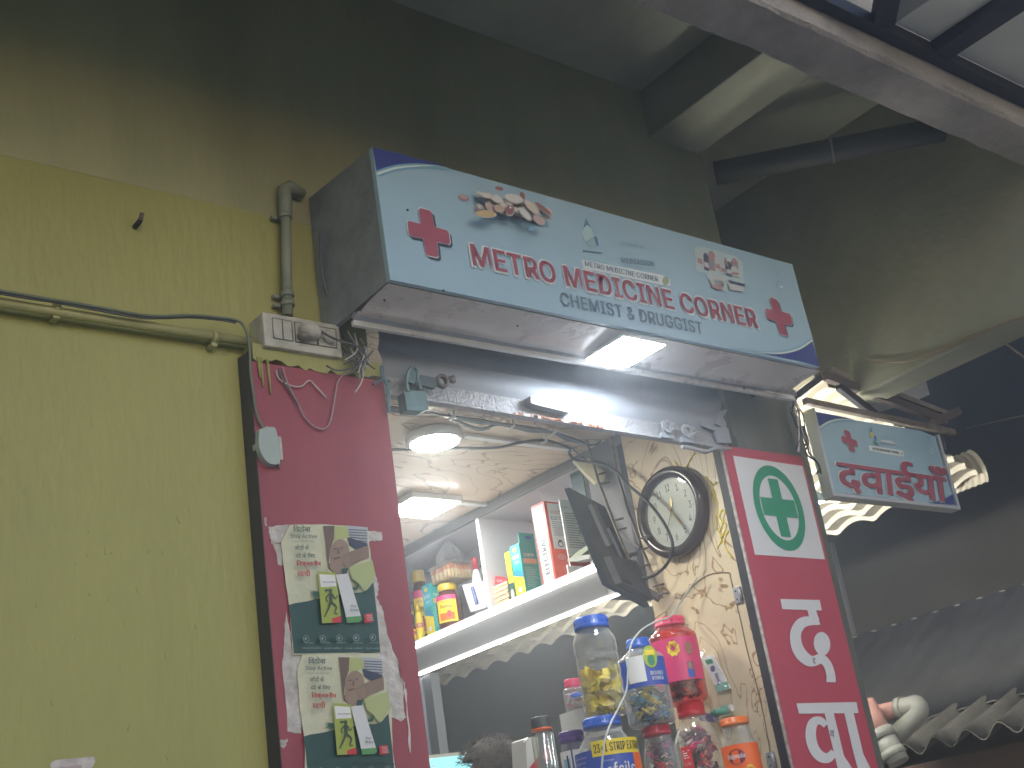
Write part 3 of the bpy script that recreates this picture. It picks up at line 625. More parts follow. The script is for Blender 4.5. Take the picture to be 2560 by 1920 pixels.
# ------------------------------------------------------------------ hanging sign on the right
HY = 2.40; hs = thing('hanging_sign', (3.75, 2.42, 2.585), 'small pale blue sign with red Hindi word for medicines, hung from the awning', 'sign')
F = FY(HY); q = [(2040, 1035), (2086, 1230), (2388, 1265), (2338, 1092), (2300, 1076)]
b = MB(); b.prism([F.p(p) for p in q], (0, .03, 0), SIGNB); obj('face_panel', b, hs)
b = MB(); z = Vector((0, 0, 1))
for a, c in (((2029, 1022), (2080, 1236)), ((2078, 1237), (2396, 1272)), ((2394, 1272), (2341, 1088))):
    b.bar(F.p(a) + Vector((0, .012, 0)), F.p(c) + Vector((0, .012, 0)), .042, .012, mat('aluminium_edge', (.60, .61, .62), .35, .5))
obj('frame', b, hs)
b = MB(); L[0] = 1
S1(D1, [(262, 690), (420, 720), (560, 748)] + dense([(560, 750), (440, 748), (360, 768), (292, 808)]), NAVY)
arc(D1, [(540, 752), (440, 750), (360, 772), (292, 815)], [3, 9, 12, 15], ARC); arc(D1, [(640, 772), (520, 762), (430, 768), (360, 790), (298, 830)], [2, 8, 10, 10, 10], SIGNT)
obj('painted_corner', b, hs); b = MB()
S1(D1, dense([(1110, 1385), (1220, 1360), (1303, 1312)]) + [(1318, 1395), (1240, 1390)], NAVY); arc(D1, [(1080, 1385), (1215, 1355), (1300, 1306)], [3, 8, 9], SIGNT)
obj('painted_corner', b, hs)
cross(D1, [(478, 838), (482, 828), (518, 842), (522, 850), (530, 895), (570, 910), (575, 918), (579, 948), (574, 955), (548, 948), (560, 990), (554, 998), (522, 990), (518, 982), (508, 935), (468, 922), (462, 914), (456, 885), (460, 875), (490, 885)], 'red_cross', hs, F, (2, 4))
b = MB(); L[0] = 3
def P3(uv, l): return F.p(D1(*uv), l)
b.text('दवाईयाँ', F.map(D1(437, 1310), D1(1283, 1415), D1(408, 985), 3), SIGNW, (.0125, .02))
b.text('दवाईयाँ', F.map(D1(452, 1314), D1(1290, 1418), D1(424, 998), 4.8), SSHAD, .004)
b.text('दवाईयाँ', F.map(D1(444, 1305), D1(1278, 1408), D1(416, 992), 6.6), SRED, (.0095, .013))
obj('hindi_lettering', b, hs)
b = MB(); L[0] = 2
S1(D1, [(665, 945), (920, 985), (935, 1010), (930, 1032), (800, 1012), (668, 985)], SIGNW)
SW('METRO MEDICINE CORNER', D1(696, 980), D1(895, 1012), D1(693, 962), SSHAD, .003); S1(D1, ell((915, 1008), 7, 9), pc('sign_olive_dot', .34, .40, .25)); obj('small_lettering', b, hs)
b = MB(); L[0] = 2
S1(D1, [(682, 805), (696, 840), (670, 850)], pc('logo_blue2', .05, .22, .45)); S1(D1, [(670, 850), (696, 840), (706, 880), (680, 895)], pc('logo_yellow', .55, .55, .18)); S1(D1, [(706, 870), (722, 880), (728, 915), (712, 910)], pc('logo_blue3', .05, .14, .38)); S1(D1, [(695, 915), (730, 925), (745, 950), (705, 935)], pc('logo_green', .12, .28, .2))
S1(D1, [(750, 905), (840, 915), (880, 945), (760, 930)], SIGNW); SW('MEDIASION', D1(758, 935), D1(870, 950), D1(757, 915), SIGNG); SW('Available on', D1(775, 890), D1(835, 898), D1(775, 878), SIGNG)
for x, y in ((1098, 880), (1120, 900), (1105, 915)): S1(D1, ell((x, y), 9, 7), SIGNT)
S1(D1, ell((1135, 990), 16, 20), SIGNW); S1(D1, ell((1135, 990), 12, 16), SIGNB)
obj('partner_logo', b, hs)

# ------------------------------------------------------------------ awning on the right side of the shop
aw = thing('awning', (3.9, 4.5, 2.76), 'cream tile profile awning over the side of the shop', 'awning')
AX0, AZ0, AX1, AZ1 = 3.30, 3.13, 4.42, 2.775
def awn(x, y):
    t = (x - AX0) / (AX1 - AX0); lam = .185
    return AZ0 + (AZ1 - AZ0) * t - .10 * t * t * 0 + .030 * abs(math.sin(math.pi * y / lam)) - .030
ys = [2.47 + .185 / 10 * i for i in range(int(5.2 / .0185))]
xs = []; nst = 17
for k in range(nst):
    xa = AX0 + (AX1 - AX0) * k / nst; xb = AX0 + (AX1 - AX0) * (k + 1) / nst - .001; xs += [(xa, .0), (xb, .022)]
vs = []
for x, dz in xs:
    for y in ys: vs.append((x, y, awn(x, y) + dz - .012))
n = len(ys); m_ = len(xs)
b = MB(); fc = [(i * n + j, i * n + j + 1, (i + 1) * n + j + 1, (i + 1) * n + j) for i in range(m_ - 1) for j in range(n - 1)]
b.add(vs, fc, AWN); b.add([(v[0], v[1], v[2] + .005) for v in vs], [f[::-1] for f in fc], AWN)
ev = [vs[(m_ - 1) * n + j] for j in range(n)]; b.add(ev + [(e[0] + .004, e[1], e[2] - .018) for e in ev], [(j, j + 1, n + j + 1, n + j) for j in range(n - 1)], AWN)
b.add([(e[0] + .003, e[1], e[2]) for e in ev] + [(e[0] + .0075, e[1], e[2] - .018) for e in ev], [(j, n + j, n + j + 1, j + 1) for j in range(n - 1)], AWN)
obj('tile_sheet', b, aw)
b = MB()
# rolled ribbed end at the near eave corner
R0 = Vector((4.35, 2.46, 2.83)); vs = []; na = 14; nb = 26
for i in range(nb):
    yy = 2.45 + .17 * i / (nb - 1)
    for k in range(na):
        a = -.5 + 2.2 * k / (na - 1); r = .085 + (.005 if i % 4 < 2 else 0); vs.append((4.385 + r * math.cos(a) * .8, yy, 2.80 + r * math.sin(a) * .9 - .03))
b.add(vs, [(i * na + k, i * na + k + 1, (i + 1) * na + k + 1, (i + 1) * na + k) for i in range(nb - 1) for k in range(na - 1)], AWN); obj('rolled_edge', b, aw)
b = MB()
def AW(u, v, y=2.44): return wy(u, v, y)
b.bar(AW(2062, 940), AW(2362, 1052), .022, .032, STEELB); b.bar(AW(2070, 925, 2.47), AW(2375, 1040, 2.47), .03, .02, mat('brown_sheet_edge', (.30, .26, .23), .7, var=.3, vscale=20))
b.bar(AW(2095, 965), AW(2195, 1043), .02, .03, DSTEEL); b.bar(AW(2012, 1003, 2.43), AW(2385, 1082, 2.43), .02, .022, mat('rusty_pipe', (.24, .20, .17), .7, .2, var=.6, vscale=30))
b.bar(AW(2050, 945), AW(1990, 990), .02, .02, DSTEEL); b.bar(AW(2330, 1058), AW(2395, 1028), .03, .03, STEELB)
obj('steel_frame', b, aw)
b = MB(); b.tube(smooth([AW(*D1(1200, 870)), AW(*D1(1195, 940)), AW(*D1(1215, 985)), AW(*D1(1245, 985)), AW(*D1(1235, 920)), AW(*D1(1225, 880))]), .004, DSTEEL, 6); obj('hook', b, aw)

b = MB(); b.box((3.31, 2.63, 1.6), (3.33, 4.4, 3.1), DKCONC) if False else None
tb = thing('tube_light', (3.49, 3.4, 2.604), 'bright tube light under the awning, just right of the red sign', 'lamp')
b = MB(); b.tube([(3.51, 2.52, 2.618), (3.51, 4.35, 2.618)], .014, TUBE, 12); obj('glass_tube', b, tb)  # unseen far part lengthened to brighten the awning underside
b = MB(); b.box((3.455, 2.505, 2.604), (3.485, 4.37, 2.634), WHITE2, .003); b.box((3.486, 2.505, 2.606), (3.524, 2.519, 2.632), WHITE2, .003); obj('batten', b, tb)
# white tin box under the side beam
b = MB(); tp = wy(*D1(890, 490), 2.75); F = FY(2.75)
q = [F.p(D1(*p)) for p in ((885, 480), (1080, 395), (1130, 562), (1030, 610))]
b.prism([F.p(D1(*p)) for p in ((800, 570), (890, 490), (1000, 440), (1082, 398), (1130, 562), (985, 628))], (.0, .22, .03), mat('pale_tin', (.75, .75, .74), .35, .35, var=.12, vscale=8, bump=.08))
obj('tin_box', b, label='pale tin box hanging below the side beam', cat='box')
b = MB()
for k in range(2):
    b.tube(smooth([wx(*E1(1385 + 10 * k, 1077 + 4 * k), 3.742), wx(*E1(1560, 1090 - 8 * k), 3.742), wx(*E1(1750, 1040 - 14 * k), 3.742), wx(*E1(1950, 960 - 22 * k), 3.742), wx(*E1(2100, 880 + 6 * k), 3.742), wx(*E1(2230, 850 - 10 * k), 3.742)]), .0028, mat('pale_wire', (.36, .29, .20), .6), 5)
obj('loose_wire', b, label='thin tan wires running along the lower edge of the side beam', cat='wire')
b = MB(); b.tube(smooth([wx(*E1(2070, 970), 3.95), wx(*E1(2150, 1030), 4.3), wx(*E1(2230, 1090), 4.6)]), .004, mat('pale_wire', (.36, .29, .20), .6), 5)
obj('loose_wire', b, label='short thick pale wire leaving the lower edge of the side beam', cat='wire')
b = MB(); b.tube([wx(*D1(1400, 815), 5), wx(*D1(1860, 715), 5)], .003, mat('pale_wire', (.36, .29, .20), .6), 5); obj('loose_wire', b, label='thin straight wire across the dark gap right of the hanging sign', cat='wire')

# ------------------------------------------------------------------ neighbour: dark wall, lean-to roof, pipes
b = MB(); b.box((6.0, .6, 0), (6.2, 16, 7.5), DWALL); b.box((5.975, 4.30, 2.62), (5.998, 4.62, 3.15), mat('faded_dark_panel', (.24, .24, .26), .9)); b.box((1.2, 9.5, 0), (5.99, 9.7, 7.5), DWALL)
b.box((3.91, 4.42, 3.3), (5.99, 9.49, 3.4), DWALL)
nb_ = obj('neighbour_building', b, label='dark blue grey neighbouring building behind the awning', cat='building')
def corr(name, x0, z0, x1, z1, ya, yb, lam, amp, m, label, th=.006):
    b = MB(); n = int((yb - ya) / lam * 10); vs = []
    for i in range(n + 1):
        y = ya + (yb - ya) * i / n; w_ = amp * math.sin(2 * math.pi * y / lam)
        for k in range(5):
            t = k / 4; vs.append((x0 + (x1 - x0) * t, y, z0 + (z1 - z0) * t + w_))
    f = [(i * 5 + k, i * 5 + k + 1, (i + 1) * 5 + k + 1, (i + 1) * 5 + k) for i in range(n) for k in range(4)]
    b.add(vs, f, m, True); o = len(vs); b.add([(a, c, d + th) for a, c, d in vs], [q[::-1] for q in f], m, True)
    e = [vs[i * 5 + 4] for i in range(n + 1)]; b.add(e + [(a, c, d + th) for a, c, d in e], [(i, i + 1, n + 2 + i, n + 1 + i) for i in range(n)], m)
    return obj(name, b, label=label, cat='roof', group='corrugated lean-to roofs of the neighbour')
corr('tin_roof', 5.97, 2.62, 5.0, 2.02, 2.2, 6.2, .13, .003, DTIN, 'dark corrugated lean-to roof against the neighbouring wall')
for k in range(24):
    y = 2.6 + .13 * k; b = MB(); b.sphere((5.955, y, 2.612), (.012, .026, .008), mat('pale_daylight_gap', (.50, .48, .42), .8), 1); obj('daylight_gap', b, nb_)  # pale lumps stand for daylight showing through the corrugation gaps
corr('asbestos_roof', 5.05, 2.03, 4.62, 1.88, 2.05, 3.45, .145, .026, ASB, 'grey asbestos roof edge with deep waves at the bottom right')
b = MB(); b.box((5.02, 2.3, 0), (5.06, 6, 1.85), mat('shaded_brick', (.22, .15, .12), .9, var=.4, vscale=9)); obj('brick_wall', b, label='low brick wall under the asbestos roof edge', cat='wall')
pp = thing('pvc_pipe', wx(*D3(700, 1200), 4.4), 'pink and grey PVC drain pipes beside the red sign', 'pipe')
XP = 4.4
b = MB(); b.tube([wx(*D3(300, 1290), XP), wx(*D3(590, 1225), XP)], .033, PINKP, 16); b.tube([wx(*D3(330, 1180), XP - .1), wx(*D3(450, 1400), XP - .1)], .036, PINKP, 16); obj('pink_pipe', b, pp)
b = MB(); b.tube(smooth([wx(*D3(585, 1226), XP), wx(*D3(650, 1210), XP), wx(*D3(705, 1200), XP), wx(*D3(715, 1255), XP), wx(*D3(640, 1340), XP), wx(*D3(530, 1450), XP)], 5), .037, GREYP, 16)
b.tube([wx(*D3(575, 1227), XP), wx(*D3(610, 1219), XP)], .042, GREYP, 16); b.tube([wx(*D3(550, 1430), XP), wx(*D3(500, 1480), XP)], .043, GREYP, 16); obj('elbow', b, pp)
b = MB(); b.tube([wx(*D3(445, 1390), XP - .1), wx(*D3(575, 1620), XP - .1)], .041, GREYP, 16); b.tube([wx(*D3(440, 1380), XP - .1), wx(*D3(475, 1445), XP - .1)], .047, GREYP, 16); b.tube([wx(*D3(520, 1530), XP - .1), wx(*D3(550, 1580), XP - .1)], .047, GREYP, 16); obj('socket', b, pp)

# ------------------------------------------------------------------ rolling shutter
sh = thing('rolling_shutter', (2.3, 2.36, 2.69), 'grey rolling shutter pulled up over the shop opening', 'shutter')
b = MB(); SHY = 2.374; xs_ = (1.70, 2.915); zz = 2.735; prof = []
while zz < 2.93:
    for k in range(7):
        a = k / 6; prof.append((SHY - .012 * math.sin(math.pi * a), zz + .072 * a))
    zz += .074
sl = -.018
def shx(x): return (x - 1.70) / 1.2 * sl
n = len(prof); vs = []
for x in xs_: vs += [(x, y, z + shx(x)) for y, z in prof]
b.add(vs, [(i, i + 1, n + i + 1, n + i) for i in range(n - 1)], SHUT, True); obj('slat_curtain', b, sh)
b = MB(); vs = []; nn = 60
for i in range(nn + 1):
    x = 1.70 + 1.215 * i / nn
    for y, z in ((SHY - .002, 2.742), (SHY - .004, 2.700), (SHY - .012, 2.694), (SHY - .012, 2.688), (SHY + .012, 2.688)): vs.append((x, y, z + shx(x)))
b.add(vs, [(i * 5 + k, i * 5 + k + 1, i * 5 + k + 6, i * 5 + k + 5) for i in range(nn) for k in range(4)], SHUTW); bbar = obj('bottom_bar', b, sh)
b = MB()
for _ in range(60):
    x = rnd.triangular(2.05, 2.45, 2.3); L2 = rnd.uniform(.004, .016); z = 2.6885 + shx(x); zt = z + rnd.uniform(.003, .012)
    b.poly([(x, SHY - .0125, z), (x + L2, SHY - .0125, z + shx(L2) * 0), (x + L2 * .7, SHY - .0125, zt), (x + L2 * .3, SHY - .0125, zt * .999 + .0008)], RUST)
obj('rust_stain', b, bbar)
b = MB(); F = FY(SHY - .03)
b.prism([F.p(C4(*q)) for q in ((1570, 405), (1600, 390), (1690, 382), (1960, 425), (1990, 440), (1985, 500), (1930, 560), (1640, 490), (1575, 470))], (0, .025, 0), SHUTW); obj('handle', b, sh)
def lug(cx, cy, r, name):
    b = MB(); c = F.p(C5(cx, cy)); vs = []; nk = 20
    for y in (0, .006):
        for k in range(nk):
            t = 2 * math.pi * k / nk
            for rr in (r, r * .42): vs.append(c + Vector((rr * math.cos(t), y, rr * math.sin(t))))
    for o in (0, 2 * nk): b.add(vs[o:o + 2 * nk], [(2 * k, 2 * k + 1, (2 * k + 3) % (2 * nk), (2 * k + 2) % (2 * nk)) for k in range(nk)], SHUTW)
    b.add(vs, [(2 * k, (2 * k + 2) % (2 * nk), 2 * nk + (2 * k + 2) % (2 * nk), 2 * nk + 2 * k) for k in range(nk)] + [(2 * k + 1, 2 * nk + 2 * k + 1, 2 * nk + (2 * k + 3) % (2 * nk), (2 * k + 3) % (2 * nk)) for k in range(nk)], SHUTW)
    b.box(c + Vector((r * .75, .0005, r * .1)), c + Vector((r * 1.5, .0055, r * .7)), SHUTW); b.box(c + Vector((-r * 1.2, .007, -r * .9)), c + Vector((r * 1.1, .02, -r * 1.6)), SHUT)
    return obj('lock_lug', b, sh)
lug(885, 455, .021, 'a'); lug(1025, 487, .021, 'b')
b = MB(); F2 = FY(SHY - .02)
b.prism([F2.p(C5(*q)) for q in ((1115, 430), (1220, 460), (1300, 470), (1325, 575), (1240, 570), (1215, 490), (1120, 455))], (0, .008, 0), SHUT)
b.prism([F2.p(C5(*q)) for q in ((1215, 440), (1230, 375), (1275, 340), (1300, 345), (1260, 400), (1255, 460))], (0, .01, 0), SHUT); obj('side_latch', b, sh)
b = MB(); b.tube(smooth([F2.p(C5(980, 600)), F2.p(C5(1060, 612)), F2.p(C5(1140, 635)), F2.p(C5(1215, 612)), F2.p(C5(1280, 618))]), .006, SHUTW, 8); obj('guide_end', b, sh)
# lock bracket and lock bar on the left
lk = thing('shutter_lock', (1.86, 2.34, 2.66), 'green grey steel lock bracket hanging from the shutter near the wire tangle', 'lock')
LKM = mat('lock_green_steel', (.16, .25, .26), .45, .35, var=.3, vscale=25); F = FY(2.335)
b = MB(); b.prism([F.p(E3(*q)) for q in ((1040, 830), (1080, 795), (1420, 830), (1460, 1130), (1380, 1160), (1090, 1140))], (0, .03, 0), LKM); obj('lock_body', b, lk)
b = MB(); b.tube(smooth([F.p(E3(1110, 830)), F.p(E3(1080, 640)), F.p(E3(1110, 470)), F.p(E3(1190, 400)), F.p(E3(1275, 470)), F.p(E3(1275, 600)), F.p(E3(1330, 790))]), .004, LKM, 8); b.prism([F.p(E3(*q)) for q in ((1095, 640), (1110, 480), (1190, 410), (1265, 480), (1265, 620), (1200, 690))], (0, .008, 0), LKM); obj('shackle', b, lk)
b = MB(); b.prism([F.p(E3(*q)) for q in ((1300, 530), (1600, 585), (1610, 740), (1560, 760), (1320, 700))], (0, .012, 0), mat('dark_lock_steel', (.09, .12, .14), .5, .3))
cc = F.p(E3(1695, 645)); M = Matrix.Rotation(math.pi / 2, 3, 'X'); ringv = []
b.lathe(cc, [(.011, -.006), (.018, -.006), (.018, .006), (.011, .006), (.011, -.006)], STEELB, 20, M, False)
b.tube([F.p(E3(1790, 620)), F.p(E3(1890, 610))], [.007, .011], STEELB, 12); obj('lock_bar', b, lk)

# ------------------------------------------------------------------ pipes, switch box and wires on the left wall
F = FY(2.372)
cp = thing('conduit_pipe', (.9, 2.372, 2.76), 'horizontal olive painted conduit pipe running into the white switch box', 'pipe')
b = MB(); a = F.p((-60, 747)); c = F.p((642, 858)); b.tube([a, a.lerp(c, .4) + Vector((0, 0, -.001)), c], .0105, CONDUIT, 14); obj('tube', b, cp)
for x, y in ((345, 300), (1315, 475)):
    b = MB(); q = F.p(D5(x, y)); d = (c - a).normalized(); b.tube([q - d * .006, q + d * .006], .0135, CONDUIT, 14); b.box(q + Vector((-.007, -.002, -.022)), q + Vector((.007, .026, -.012)), CONDUIT, .002); obj('pipe_clip', b, cp)
vp = thing('conduit_pipe', (1.46, 2.372, 2.85), 'vertical grey green conduit pipe rising from the switch box', 'pipe')
b = MB(); a = F.p((719, 790)); t_ = F.p((713, 480)); b.tube([a, t_], .0125, PIPEO, 16); obj('tube', b, vp)
b = MB(); b.tube([F.p((714, 545)), F.p((713, 500)), F.p((711, 474)), F.p((714, 466)) + Vector((.01, 0, .002)), F.p((760, 478)) + Vector((0, .015, 0))], .0165, PIPEO, 16); obj('elbow', b, vp)
for (u, v) in ((713, 541), (718, 737), (719, 760)):
    b = MB(); q = F.p((u, v)); b.tube([q + Vector((0, 0, -.006)), q + Vector((0, 0, .006))], .0165, PIPEO, 16); b.box(q + Vector((-.028, .012, -.005)), q + Vector((-.012, .027, .005)), PIPEO, .002); obj('pipe_clip', b, vp)
sb = thing('switch_box', (1.47, 2.36, 2.75), 'old white switch box with a plug, at the foot of the vertical pipe', 'switch box')
F = FY(2.335); q4 = [(656, 776), (858, 816), (857, 890), (667, 868)]
zt = (F.p(q4[0]).z + F.p(q4[1]).z) / 2; zb = (F.p(q4[2]).z + F.p(q4[3]).z) / 2; xa = F.p(q4[0]).x; xb = F.p(q4[2]).x
OLDW = mat('old_white_plastic', (.52, .51, .45), .5, var=.35, vscale=22, col2=(.33, .32, .27))
b = MB(); b.box((xa, 2.336, zb), (xb, 2.398, zt), OLDW, .004); obj('box_body', b, sb)
def rect3(cr, pts, y0, th, m, name, par):
    b = MB(); Fq = FY(y0); b.prism([Fq.p(cr(*p)) for p in pts], (0, th, 0), m); return obj(name, b, par)
GAP = pc('dark_gap', .05, .05, .045)
rect3(C3, ((262, 815), (372, 835), (380, 945), (270, 928)), 2.3345, .002, GAP, 'gap', sb)
for dx in (0, 53): rect3(C3, ((267 + dx, 820 + dx * .19), (314 + dx, 829 + dx * .19), (320 + dx, 932 + dx * .17), (275 + dx, 924 + dx * .17)), 2.331, .004, OLDW, 'switch', sb)
rect3(C3, ((384, 838), (505, 858), (512, 968), (392, 950)), 2.3345, .002, GAP, 'gap', sb); rect3(C3, ((388, 843), (500, 862), (506, 963), (396, 946)), 2.333, .002, OLDW, 'socket_plate', sb)
rect3(C3, ((512, 862), (612, 878), (618, 985), (516, 970)), 2.3345, .002, GAP, 'gap', sb); rect3(C3, ((516, 867), (608, 883), (613, 980), (520, 966)), 2.333, .002, OLDW, 'socket_plate', sb)
b = MB(); q = FY(2.32).p(C3(470, 890)); b.sphere(q, (.028, .022, .019), OLDW, 3, Matrix.Rotation(.2, 3, 'Y')); b.sphere(q + Vector((-.012, .004, -.013)), (.020, .014, .013), pc('plug_shadowed', .16, .14, .12), 2)
b.box(q + Vector((.02, -.008, -.004)), q + Vector((.036, .008, .01)), OLDW, .003); obj('power_plug', b, sb)
b = MB(); q = FY(2.33).p(C3(575, 935)); b.sphere(q, (.017, .006, .012), pc('socket_face', .36, .35, .31), 2); obj('socket_face', b, sb)
def wire(pts, r, m, label, name='cable', par=None, n=6, cat='cable'):
    b = MB(); b.tube(smooth(pts, n), r, m, 6); return obj(name, b, par, None if par else label, None if par else cat)
F = FY(2.345)
b = MB()
b.tube(smooth([F.p(D5(*p)) for p in ((-60, 178), (150, 215), (330, 245), (600, 290), (850, 335), (1000, 345), (1180, 340), (1350, 355), (1460, 372), (1505, 420), (1528, 500), (1535, 590), (1540, 700), (1560, 840), (1580, 960), (1615, 1030), (1632, 1085))]), .0032, mat('grey_green_cable', (.14, .17, .13), .5), 6)
b.tube(smooth([F.p(D5(*p)) + Vector((0, .004, 0)) for p in ((-60, 188), (150, 225), (330, 252), (600, 302), (850, 347), (1000, 352), (1180, 347), (1350, 362), (1455, 380))]), .0028, GREYW, 6)
obj('cable', b, label='twin cable lying on the horizontal conduit and dropping past the red pillar', cat='cable')
b = MB(); pgp = F.p(D5(1645, 1150)); M = Matrix.Rotation(.25, 3, 'Y')
pts = [(-.030, .034), (.0, .042), (.022, .036), (.026, -.030), (.018, -.042), (-.012, -.040), (-.034, -.010)]
pts = [(v.x, v.y) for v in smooth([(*p, 0) for p in pts + pts[:1]], 5)][:-1]
b.prism([pgp + Vector((x * .8, -.012, z)) for x, z in pts], (0, .028, 0), mat('pale_teal_plastic', (.38, .45, .42), .45, var=.1)); b.tube([pgp + Vector((.016, .0, -.036)), pgp + Vector((.026, .0, -.046))], .003, STEELB, 6)
b.box(pgp + Vector((.021, -.008, -.03)), pgp + Vector((.032, .012, .026)), OLDW, .004); b.sphere(pgp + Vector((.0, -.002, .04)), (.008, .008, .008), OLDW, 2)
obj('plug_adapter', b, label='pale teal plug adapter hanging on the red pillar by its cable', cat='plug')
wire([F.p(C3(*p)) for p in ((320, 1085), (345, 1170), (400, 1280), (440, 1360), (490, 1410), (545, 1425), (580, 1380), (605, 1250), (625, 1160), (680, 1105), (740, 1060), (770, 1010))], .0022, mat('mauve_cable', (.34, .24, .26), .5), 'mauve cable looping down over the red pillar')
wire([F.p(C3(*p)) for p in ((285, 1105), (300, 1150), (360, 1185), (420, 1192), (465, 1160), (500, 1190), (560, 1255))], .0016, WHITEW, 'thin pale wire across the top of the red pillar')
wire([F.p(C3(*p)) for p in ((300, 1095), (320, 1160), (380, 1250), (425, 1330))], .002, GREYW, 'short dark wire on the upper red pillar')
F = FY(2.31)
wire([F.p(C3(*p)) for p in ((510, 875), (570, 915), (640, 945), (720, 970), (760, 1000), (775, 1040), (730, 1070))], .003, GREYW, 'cable from the plug in the switch box')
F = FY(2.36)
wire([F.p(C3(*p)) for p in ((545, 180), (530, 320), (528, 480), (545, 620), (580, 740), (600, 830), (618, 900))], .004, mat('slate_cable', (.10, .11, .13), .5), 'dark cable hanging beside the tin end of the main sign')
wire([F.p(C3(*p)) + Vector((.004, -.004, 0)) for p in ((555, 180), (540, 330), (540, 500), (560, 640), (592, 740), (612, 830), (640, 930), (700, 960))], .0025, GREYW, 'thinner second cable beside the tin end of the main sign')
b = MB(); F = FY(2.325); c0 = F.p(C3(735, 1035))
for k in range(16):
    a0 = rnd.uniform(0, 6.28); a1 = a0 + rnd.uniform(1.5, 4); r0 = rnd.uniform(.02, .05); r1 = rnd.uniform(.02, .06)
    b.tube(smooth([c0 + Vector((r0 * math.cos(a0), rnd.uniform(-.01, .01), r0 * math.sin(a0) * 1.3)), c0 + Vector((rnd.uniform(-.02, .02), rnd.uniform(-.015, .01), rnd.uniform(-.02, .02))), c0 + Vector((r1 * math.cos(a1), rnd.uniform(-.01, .01), r1 * math.sin(a1) * 1.3))]), .0018, GREYW if k % 3 else WHITEW, 5)
b.tube(smooth([F.p(C3(*p)) for p in ((735, 1060), (760, 1110), (750, 1170), (715, 1225))]), .0016, WHITEW, 5)
b.tube(smooth([F.p(C3(*p)) for p in ((560, 1080), (620, 1105), (700, 1090), (790, 1050))]), .002, GREYW, 5)
obj('wire_tangle', b, label='tangle of thin wires between the switch box and the shutter', cat='wires')
b = MB(); F = FY(2.33)
for dx in (0, 12, 26):
    b.tube(smooth([F.p(E3(640 + dx, 380)), F.p(E3(660 + dx, 560)), F.p(E3(735 + dx, 700)), F.p(E3(750 + dx, 900)), F.p(E3(755 + dx, 1080)), F.p(E3(780 + dx, 1180))]), .0032, mat('teal_dark_cable', (.07, .15, .18), .4), 6)
b.tube(smooth([F.p(E3(500, 700)), F.p(E3(600, 640)), F.p(E3(700, 620)), F.p(E3(790, 640))]), .003, mat('teal_dark_cable', (.07, .15, .18), .4), 6)
obj('cable_bundle', b, label='dark teal cables dropping behind the left end of the shutter', cat='cable')
# frayed wires and rag at the corner between main sign and hanging sign
b = MB(); F = FY(2.33)
for k in range(6):
    pts = [F.p(E1(960 + rnd.uniform(-20, 90), 1275 + rnd.uniform(-12, 8)))]
    xx = 985 + k * 9
    for t in range(1, 6): pts.append(F.p(E1(xx + t * rnd.uniform(6, 16), 1280 + t * rnd.uniform(38, 62))))
    b.tube(smooth(pts, 4), .0022 + .0015 * (k < 2), [DSTEEL, WHITEW, GREYW][k % 3], 5)
for k in range(2):
    b.tube(smooth([F.p(E1(1045 + 8 * k, 1420)), F.p(E1(1070 + 10 * k, 1500)), F.p(E1(1085 - 20 * k, 1560)), F.p(E1(1120 - 5 * k, 1600)), F.p(E1(1140, 1640)), F.p(E1(1125 + 20 * k, 1668))]), .003, DSTEEL, 5)
obj('wire_tangle', b, label='frayed wires hanging between the two signs', cat='wires')
# ================================================================== SHOP INTERIOR
b = MB(); b.box((1.2, 2.43, 2.9), (2.945, 4.72, 2.925), VEINC)
cb = obj('ceiling_board', b, label='cream veined laminate ceiling inside the shop', cat='ceiling')
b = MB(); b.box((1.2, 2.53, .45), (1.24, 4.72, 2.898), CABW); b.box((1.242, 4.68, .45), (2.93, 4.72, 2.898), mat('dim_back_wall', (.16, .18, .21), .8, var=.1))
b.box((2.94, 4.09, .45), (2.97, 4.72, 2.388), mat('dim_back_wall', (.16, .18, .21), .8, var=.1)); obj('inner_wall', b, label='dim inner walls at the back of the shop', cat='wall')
b = MB(); b.box((2.94, 4.02, .45), (2.98, 4.07, 2.388), mat('dark_frame_grey', (.06, .065, .075), .6, var=.2, vscale=12)); obj('window_post', b, label='grey post at the far end of the side opening', cat='post')
lw_ = thing('laminate_panel', (2.95, 2.63, .5), 'tan veined laminate side wall carrying the clock', 'wall panel')
b = MB(); b.box((2.93, 2.447, .5), (2.962, 2.812, 2.898), VEINW); obj('panel', b, lw_)
F = FX(2.9285)
b = MB(); b.tube(smooth([F.p(C7(1690, 60)), F.p(C7(1712, 190)), F.p(C7(1745, 330)), F.p(C7(1790, 540)), F.p(C7(1850, 760)), F.p(C7(1905, 980)), F.p(C7(1945, 1180)), F.p(C7(2000, 1500))]), .0016, pc('seam_brown', .22, .15, .08), 5); obj('seam', b, lw_)
b = MB(); b.tube(smooth([F.p(C5(970, 1655)), F.p(C5(1080, 1540)), F.p(C5(1180, 1480)), F.p(C5(1300, 1470)), F.p(C5(1315, 1500)), F.p(C5(1335, 1590))]), .0016, pc('seam_brown', .22, .15, .08), 5); obj('seam', b, lw_)
YVM = mat('lit_vein_yellow', (.80, .66, .06), .4)  # laminate veins coloured bright yellow for the lamplight falling on them
